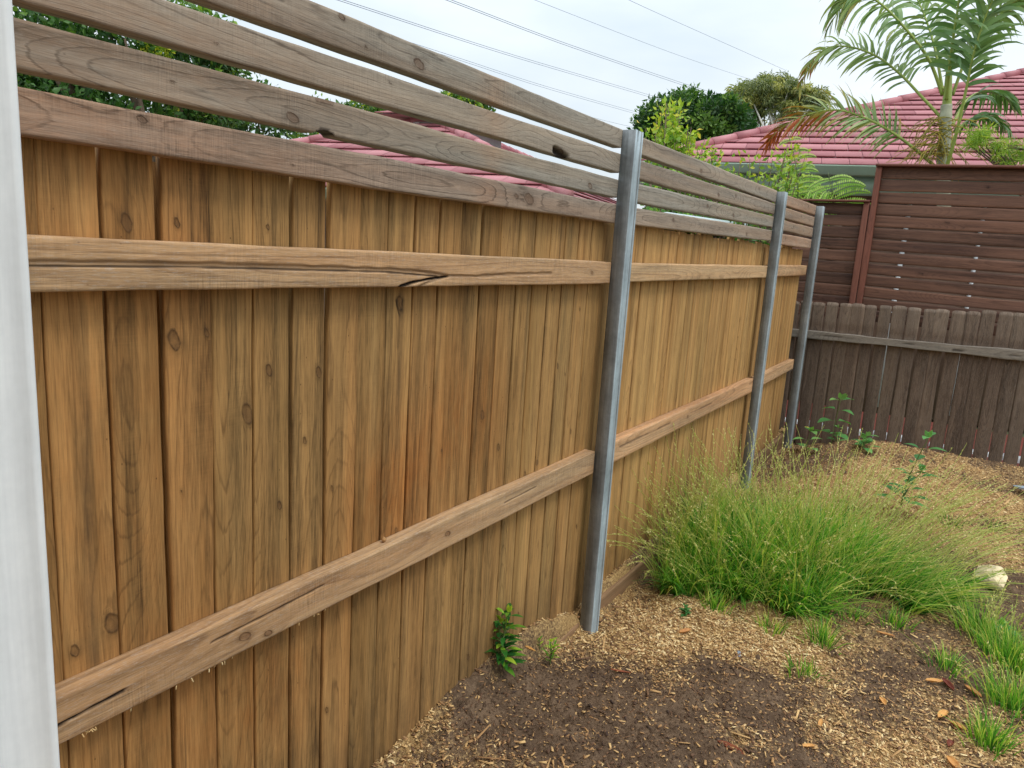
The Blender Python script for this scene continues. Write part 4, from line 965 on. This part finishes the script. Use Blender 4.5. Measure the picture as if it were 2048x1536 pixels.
# ------------------------------------------------------------------ power cables
def cable(pts, label, r=.012):
    P = curve3([atd(px, py, D) for px, py, D in pts], 30); mb = MB(); mb.tube(P, r, 5)
    tag(mb.build('power_cable', M['wire'], None), label, 'power cable', 'power cables across the sky')
def cset(pts, labels, off=(0, 4)):
    for o_, lb in zip(off, labels): cable([(x, y+o_, D+o_*.1) for x, y, D in pts], lb)
cset([(560, -40, 26), (687, 0, 30), (992, 99, 42), (1163, 150, 52), (1330, 199, 66)], ['upper cable of the pair meeting the dark tree at its left edge', 'lower cable of the pair meeting the dark tree at its left edge'])
cset([(780, -42, 27), (903, 0, 30), (1130, 86, 40), (1350, 161, 54), (1440, 190, 64)], ['upper cable of the pair passing over the dark tree top', 'lower cable of the pair passing over the dark tree top'])
cset([(480, -20, 28), (650, 30, 34), (930, 120, 46), (1100, 175, 56), (1330, 240, 72)], ['upper cable of the pair just above the first steel post', 'lower cable of the pair just above the first steel post'])
cable([(600, 60, 40), (930, 165, 60), (1205, 240, 80), (1330, 268, 90)], 'lowest faint cable, mostly hidden by the top slats', .014)
cable([(980, -36, 36), (1070, 0, 40), (1350, 108, 56), (1520, 165, 72)], 'thin single cable running down to the gum tree', .010)
cable([(1150, -50, 36), (1258, 0, 40), (1350, 42, 46), (1570, 140, 64)], 'thin single cable at the top right, highest of all', .010)

# ------------------------------------------------------------------ grass, weeds, stones, litter
def blades(mb, B, Hh, lean, rs, wid=.0035, seg=5, hue=(.1, .9), spread=1., straight=1.):
    n = len(B); a = rs.uniform(0, 2*np.pi, n); out = np.stack([np.cos(a), np.sin(a), 0*a], -1)*.35+lean
    h = Hh*rs.uniform(.55, 1.1, n); pts = [B]; d = unit(np.stack([out[:, 0]*.55, out[:, 1]*.55, np.ones(n)], -1)); o3 = np.stack([out[:, 0], out[:, 1], -.25*np.ones(n)], -1)
    bend = rs.uniform(.15, .9, n)[:, None]*spread
    for k in range(seg): d = unit(d+o3*bend*(k+1)*.12); pts.append(pts[-1]+d*(h/seg)[:, None])
    P = np.stack(pts, 1); s_ = np.stack([-np.sin(a), np.cos(a), 0*a], -1)
    w = wid*rs.uniform(.6, 1.2, n)[:, None]*np.linspace(1, .12, seg+1)[None]
    V = np.stack([P-s_[:, None]*w[..., None]/2, P+s_[:, None]*w[..., None]/2], 2).reshape(-1, 3)
    b = np.arange(n)[:, None]*(2*(seg+1)); F = (b[:, None]+np.array([[2*k, 2*k+1, 2*k+3, 2*k+2] for k in range(seg)])[None]).reshape(-1, 4)
    hb0 = rs.uniform(hue[0], hue[1], n); hb0 = np.where(rs.uniform(0, 1, n) < .09, 1.2, hb0)
    hv = np.clip(hb0[:, None]+np.linspace(-.12, .22, seg+1)[None], 0, 1)
    mb.add(V, F, rnd=np.repeat(hv, 2, axis=1).ravel())
    return P
def seedheads(mb, B, Hh, lean, rs, hue=(.2, 1)):
    for i in range(len(B)):
        a = rs.uniform(0, 2*np.pi); out = np.array([math.cos(a), math.sin(a), 0])*.3+lean[i]; h = Hh[i]; d = unit(np.array([out[0]*.6, out[1]*.6, 1.])); p = B[i].copy(); pp = [p]
        bd = rs.uniform(.05, .30); n = 10
        for k in range(n): d = unit(d+np.array([out[0], out[1], -.12])*bd*(k+1)*.09+rs.normal(0, .02, 3)); p = p+d*h/n; pp.append(p)
        pp = np.array(pp); mb.tube(pp, np.linspace(.0014, .0009, n+1), 3, False, rnd=rs.uniform(0, .4))
        m_ = int(rs.integers(12, 26)); f_ = rs.uniform(.62, 1, m_)*n; j = np.minimum(f_.astype(int), n-1); c = pp[j]+(pp[j+1]-pp[j])*(f_-j)[:, None]
        T_ = unit(pp[j+1]-pp[j]); dd = unit(T_+rs.normal(0, .42, (m_, 3))); sz = rs.uniform(.007, .017, m_); V, F = leafquads(c, dd, sz, sz*.32, rs)
        mb.add(V, F, rnd=np.repeat(rs.uniform(hue[0], hue[1], m_), 5))
clump = tag(empty('grass_clump', (-.5, 4.0, .03)), 'big clump of tall seeding grass beside the first two steel posts', 'grass clump')
rs = np.random.default_rng(101); ax = np.array([.80, .60]); bx = np.array([-.60, .80]); cen = np.array([-.62, 3.76])
def inell(n, ra, rb, p=.5):
    a = rs.uniform(0, 2*np.pi, n); r = rs.uniform(0, 1, n)**p; return np.stack([np.cos(a)*r*ra, np.sin(a)*r*rb], -1)
uv = inell(11000, .86, .48, .55); XYp = cen+uv[:, :1]*ax+uv[:, 1:]*bx
k_ = (XYp[:, 0] > -1.17) & (vn(XYp[:, 0]*6, XYp[:, 1]*6, 77)+.25 > np.hypot(uv[:, 0]/.84, uv[:, 1]/.46)*.75); uv, XYp = uv[k_], XYp[k_]
B = np.column_stack([XYp, Hg(XYp[:, 0], XYp[:, 1])-.005]); rn_ = np.hypot(uv[:, 0]/.84, uv[:, 1]/.46)
lean = np.column_stack([(uv[:, :1]*ax+uv[:, 1:]*bx)*1.15, np.zeros(len(uv))]); lean[:, 0] += .12*(uv[:, 0] > 0)
lean += rs.normal(0, .42, lean.shape)*[1, 1, 0]; lean += (np.column_stack([vn(B[:, 0]*9, B[:, 1]*9, 71), vn(B[:, 0]*9, B[:, 1]*9, 72), .5+0*B[:, 0]])-.5)*1.5*[1, 1, 0]
lean[:, 0] = np.where(B[:, 0] < -1.0, np.abs(lean[:, 0])*.2, lean[:, 0])
mb = MB(); wd_ = rs.uniform(0, 1, len(B)) < .55
hh_ = np.where(rn_ < .6, .44, .32)*(.65+.7*vn(B[:, 0]*7, B[:, 1]*7, 73))
blades(mb, B[wd_], hh_[wd_]*.9, lean[wd_]*1.2, rs, .013, 6, (.0, .85)); blades(mb, B[~wd_], hh_[~wd_], lean[~wd_], rs, .0058, 6, (.1, .95)); mb.build('blades', M['grass'], clump)
n = 680; uv2 = inell(n, .82, .44, .5); XY2 = cen+uv2[:, :1]*ax+uv2[:, 1:]*bx; XY2[:, 0] = np.maximum(XY2[:, 0], -1.12); B2 = np.column_stack([XY2, Hg(XY2[:, 0], XY2[:, 1])])
ln2 = np.column_stack([(uv2[:, :1]*ax+uv2[:, 1:]*bx)*1.5, np.zeros(n)]); ln2[:, 0] = np.where(B2[:, 0] < -.95, -.05, ln2[:, 0]); ln2 += rs.normal(0, .3, (n, 3))*[1, 1, 0]
mb = MB(); seedheads(mb, B2, rs.uniform(.42, .80, n), ln2, rs); mb.build('seed_heads', M['seed'], clump)

def tuft(px, py, h, n, label, seed, z=.03, hue=(.15, .9), wid=.0062, rad=.03, seeds=0):
    p = atz(px, py, z); p = atz(px, py, float(Hg(p.x, p.y))); rs_ = np.random.default_rng(seed)
    t = tag(empty('grass_tuft', tuple(p)), label, 'grass tuft', 'small grass tufts')
    o_ = rs_.normal(0, rad, (n, 2)); B = np.column_stack([p.x+o_[:, 0], p.y+o_[:, 1]]); B = np.column_stack([B, Hg(B[:, 0], B[:, 1])-.003])
    mb = MB(); blades(mb, B, np.full(n, h), np.column_stack([o_/rad*.28, np.zeros(n)]), rs_, wid, 5, hue, 1.4); mb.build('blades', M['grass'], t)
    if seeds:
        mb = MB(); k = rs_.integers(0, n, seeds); seedheads(mb, B[k], rs_.uniform(1.2, 1.9, seeds)*h, np.column_stack([o_[k]/rad*.4, np.zeros(seeds)]), rs_); mb.build('seed_heads', M['seed'], t)
for a in [(1545, 1262, .085, 60, 'bright tuft in the pale sawdust below the left of the big clump'), (1648, 1282, .11, 110, 'wider tuft right below the middle of the big clump'),
          (1612, 1345, .075, 60, 'lone tuft in the sawdust, lowest of the middle three'), (1975, 1490, .13, 150, 'bright tuft in the bottom right corner by the brown curls'),
          (1893, 1335, .10, 90, 'tuft just above the dark red fallen leaf'), (1430, 1215, .10, 120, 'low tuft at the front left foot of the big clump'),
          (1700, 1235, .08, 60, 'short tuft under the middle of the big clump'), (1790, 1250, .09, 90, 'short tuft under the right part of the big clump')]:
    tuft(*a, seed=int(a[0]), seeds=0)
for a in [(2030, 1330, .17, 420, 'tall loose grass at the right edge below the stone', .06), (2035, 1415, .15, 320, 'dense grass at the right edge above the bottom corner tuft', .06), (1965, 1275, .16, 260, 'leaning grass beside the broad leaved weed at right', .05)]:
    tuft(*a[:5], seed=int(a[0]+a[1]), rad=a[5], seeds=26)
for a in [(1990, 1015, .06, 60, 'flat green patch on the mound near the right edge'), (1690, 1000, .07, 70, 'small dark tuft behind the big clump'), (1905, 1020, .07, 60, 'small tuft on the pale mulch right of the tall weed'), (1915, 1010, .05, 40, 'tiny tuft on the mulch by the mound foot')][:3]:
    tuft(*a, seed=int(a[0]*2), z=.12, hue=(0, .4))

def leafpoly(mb, p, d, nrm, l_, w, hue, rs, curl=.25):
    """ovate leaf, folded along the midrib, 5 stations"""
    s_ = unit(np.cross(d, nrm)); st = np.linspace(0, 1, 6); wv = w*np.array([.1, .75, 1, .85, .5, .02])/2
    mid = p+np.outer(st*l_, d)-np.outer(curl*l_*st**2, nrm); V = np.concatenate([mid-np.outer(wv, s_)+np.outer(wv*.25, nrm), mid, mid+np.outer(wv, s_)+np.outer(wv*.25, nrm)])
    F = [[k, 6+k, 7+k, k+1] for k in range(5)]+[[6+k, 12+k, 13+k, 7+k] for k in range(5)]
    mb.add(V, F, rnd=np.clip(hue+rs.normal(0, .04, 18), 0, 1))
def weed(px, py, z, h, nodes, ll, label, seed, mat='weed', lean=(0, 0), asp=.55, huer=(.2, .9), up=.35, flower=False, name='leafy_weed', cat='weed', group='broad leaved weeds', stems=1, start=.2):
    p0 = atz(px, py, z); p0 = np.array(atz(px, py, float(Hg(p0.x, p0.y)))); rs = np.random.default_rng(seed)
    t = tag(empty(name, tuple(p0)), label, cat, group); sb = MB(); mb = MB()
    for sidx in range(stems):
        ln = np.array([lean[0], lean[1], 0])+rs.normal(0, .12 if stems > 1 else .03, 3)*[1, 1, 0]; hh = h*(1 if sidx == 0 else rs.uniform(.5, .85))
        P = curve3([p0, p0+np.array([0, 0, hh*.5])+ln*hh*.3, p0+np.array([0, 0, hh])+ln*hh], 20); sb.tube(P, np.linspace(.0045, .002, 20)*(h/.4)**.5, 6); a = rs.uniform(0, 6)
        for q in range(nodes):
            s_ = start+(1-start)*q/max(1, nodes-1); p = P[int(s_*19)]; a += math.pi/2+rs.normal(0, .3)
            for o_ in (0, math.pi):
                d = unit(np.array([math.cos(a+o_), math.sin(a+o_), up+rs.normal(0, .12)])); nr = unit(np.array([-d[0]*d[2], -d[1]*d[2], 1-d[2]**2])); l_ = ll*(1-.35*s_)*rs.uniform(.75, 1.15)
                sb.tube([p, p+d*l_*.3], [.0018, .0014], 4); leafpoly(mb, p+d*l_*.28, d, nr, l_, l_*asp, rs.uniform(*huer), rs, .3)
        for q in range(3):
            d = unit(np.array([rs.normal(0, .5), rs.normal(0, .5), 1])); leafpoly(mb, P[-1], d, unit(np.cross(d, [1, .2, 0])), ll*.4, ll*.2, huer[1], rs)
    mb.build('leaves', M[mat], t); sb.build('stem', M['stemgreen'], t)
    if flower:
        fb = MB()
        for q in range(4):
            c = P[-1]+np.array([rs.normal(0, .02), rs.normal(0, .02), .02+rs.uniform(0, .02)])
            for k in range(6): d = unit(np.array([math.cos(k), math.sin(k), .5])); leafpoly(fb, c, d, np.array([0, 0, 1.]), .012, .007, .95, rs)
        fb.build('flower', M['yleaf'], t)
weed(1662, 890, .2, .38, 4, .17, 'tall large leaved weed against the dark back fence', 201, up=.15, start=.3, asp=.75)
weed(1612, 905, .2, .17, 3, .15, 'yellow flowered weed at the foot of the last steel post', 202, flower=True, up=.3)
weed(1800, 1015, .12, .46, 6, .125, 'tall dark green weed on the pale mulch behind the grass', 203, lean=(.25, 0), asp=.6, stems=2, huer=(0, .7))
weed(1728, 898, .25, .10, 3, .10, 'low weed on the mound below the back fence rail', 204, stems=3, asp=.5)
weed(1672, 885, .2, .12, 3, .08, 'small weed at the base of the tall large leaved weed', 205, stems=2)
weed(1000, 1338, .15, .225, 10, .072, 'glossy leaved seedling growing against the pine palings', 206, mat='seedling', asp=.36, huer=(0, .9), up=.5, name='seedling', cat='seedling', group='seedlings by the palings', stems=4, start=.12)
weed(1100, 1328, .10, .10, 6, .038, 'tiny lime seedling between the glossy seedling and the post', 207, mat='seedling', asp=.34, huer=(.5, 1), up=1., name='seedling', cat='seedling', group='seedlings by the palings', stems=2)
weed(1078, 1308, .12, .06, 5, .028, 'tiniest seedling beside the plinth board end', 208, mat='seedling', asp=.34, huer=(.4, .9), up=1., name='seedling', cat='seedling', group='seedlings by the palings')
weed(2000, 1275, .03, .07, 3, .075, 'broad pale green weed low at the right edge', 209, stems=7, asp=.8, up=.1)
weed(1370, 1230, .0, .04, 3, .028, 'tiny grey green weed in the hollow near the first post', 210, stems=5, asp=.6, huer=(0, .4))

def rock(px, py, z, dims, mat, name, label, cat, seed, flat=.6, rot=0):
    p = atz(px, py, z); z0 = float(Hg(p.x, p.y)); p = atz(px, py, z0+dims[2]*.3); rs = np.random.default_rng(seed)
    import bmesh
    bm = bmesh.new(); bmesh.ops.create_icosphere(bm, subdivisions=4, radius=1)
    pl = [(unit(rs.normal(0, 1, 3)), rs.uniform(.55, .82)) for q in range(12)]
    for v in bm.verts:
        c = np.array(v.co)
        for nn, dd in pl:
            t_ = c@nn-dd*.92
            if t_ > 0: c = c-nn*t_*.92
        c = c*(1+.05*(vn(c[0]*4+9, c[1]*4+c[2]*3, seed)-.5)+.02*(vn(c[0]*14+9, c[1]*14+c[2]*9, seed+1)-.5))
        c = c*np.array(dims); cr_, sr_ = math.cos(rot), math.sin(rot); v.co = (c[0]*cr_-c[1]*sr_, c[0]*sr_+c[1]*cr_, c[2])
    me = bpy.data.meshes.new(name); bm.to_mesh(me); bm.free()
    for q in me.polygons: q.use_smooth = False
    me.materials.append(mat); o = bpy.data.objects.new(name, me); C.objects.link(o); o.location = p; return tag(o, label, cat)
rock(1985, 1152, .02, (.095, .11, .075), M['stone'], 'limestone_rock', 'pale cream lump of limestone lying right of the grass clump', 'rock', 317, rot=.5)
rock(2044, 975, .25, (.05, .04, .015), M['slate'], 'flat_stone', 'flat blue grey stone on the mound at the right edge', 'stone', 302)
rock(1478, 1308, .03, (.012, .025, .006), M['slate'], 'pebble', 'small grey flat pebble in the pale sawdust patch', 'pebble', 303, rot=.4)

def litter(px, py, l_, w, hue, label, seed, name='dry_leaf', cat='dry leaf', curl=.9, az=None):
    p = atz(px, py, .03); p = atz(px, py, float(Hg(p.x, p.y))+.006); rs = np.random.default_rng(seed); mb = MB(); a = rs.uniform(0, 6.28) if az is None else az
    d0 = np.array([math.cos(a), math.sin(a), 0]); s0 = np.array([-d0[1], d0[0], 0]); nu, nv = 9, 7; V = []
    for i in range(nu):
        t_ = i/(nu-1)-.5; ww = w*(math.cos(t_*math.pi)**.6+.05)
        for j in range(nv):
            q = (j/(nv-1)-.5); an = q*curl*3.2; V.append(np.array(p)+d0*t_*l_+s0*(math.sin(an)/(curl*3.2+1e-3))*ww+np.array([0, 0, .004+(1-math.cos(an))/(curl*3.2)*ww*1.0+.25*l_*t_**2+rs.normal(0, .0008)]))
    F = [[i*nv+j, (i+1)*nv+j, (i+1)*nv+j+1, i*nv+j+1] for i in range(nu-1) for j in range(nv-1)]
    n = len(V); V = np.array(V); V2 = np.vstack([V, V-[0, 0, .0012]]); F = np.array(F); rim = [j for j in range(nv)]+[i*nv+nv-1 for i in range(1, nu)]+[(nu-1)*nv+j for j in range(nv-2, -1, -1)]+[i*nv for i in range(nu-2, 0, -1)]
    FR = [[rim[k], rim[(k+1) % len(rim)], n+rim[(k+1) % len(rim)], n+rim[k]] for k in range(len(rim))]
    mb.add(V2, np.vstack([F, F[:, ::-1]+n, FR]), rnd=np.clip(hue+rs.normal(0, .06, 2*n), 0, 1))
    tag(mb.build(name, M['deadleaf'], None, True), label, cat, 'fallen dry leaves and bark curls')
for a in [(1895, 1372, .085, .035, .05, 'dark red curled leaf among orange curls right of centre'), (1868, 1365, .07, .03, .9, 'orange curl touching the left of the dark red leaf'), (1945, 1385, .08, .03, .8, 'orange brown curl right of the dark red leaf'),
          (1885, 1432, .075, .035, .95, 'large buff curl below the dark red leaf'), (1915, 1455, .06, .03, .88, 'rounded buff curl left of the bottom corner tuft'), (1905, 1530, .07, .04, .85, 'half ring shaped tan curl at the bottom edge'),
          (1770, 1270, .075, .018, .75, 'tan stick like curl under the right of the clump'), (1765, 1405, .05, .03, .9, 'small orange curl in the middle of the dark soil'), (1615, 1495, .05, .02, .95, 'pale curled chip at the bottom right of centre'),
          (1460, 1500, .09, .035, .25, 'reddish brown bark curl at the bottom centre'), (1640, 1450, .06, .02, .9, 'yellow orange flake on the dark soil'), (1370, 1265, .07, .03, .7, 'tan flake just below the hollow by the first post'),
          (1900, 1490, .045, .03, .1, 'pinkish red leaf near the bottom right corner'), (1060, 1300, .05, .016, .98, 'upright pale splinter beside the seedlings'), (1240, 1345, .08, .012, .35, 'thin brown stick below the first post')]:
    litter(*a, seed=int(a[0]))
mb = MB(); p = np.array(atx(765, 1082, -1.235)); mb.tube([p, p+[.004, .006, .008]], .006, 6, rnd=.5); tag(mb.build('wood_crumb', M['chip'], None), 'single brown crumb lying on the bottom rail of the pine fence', 'wood crumb')
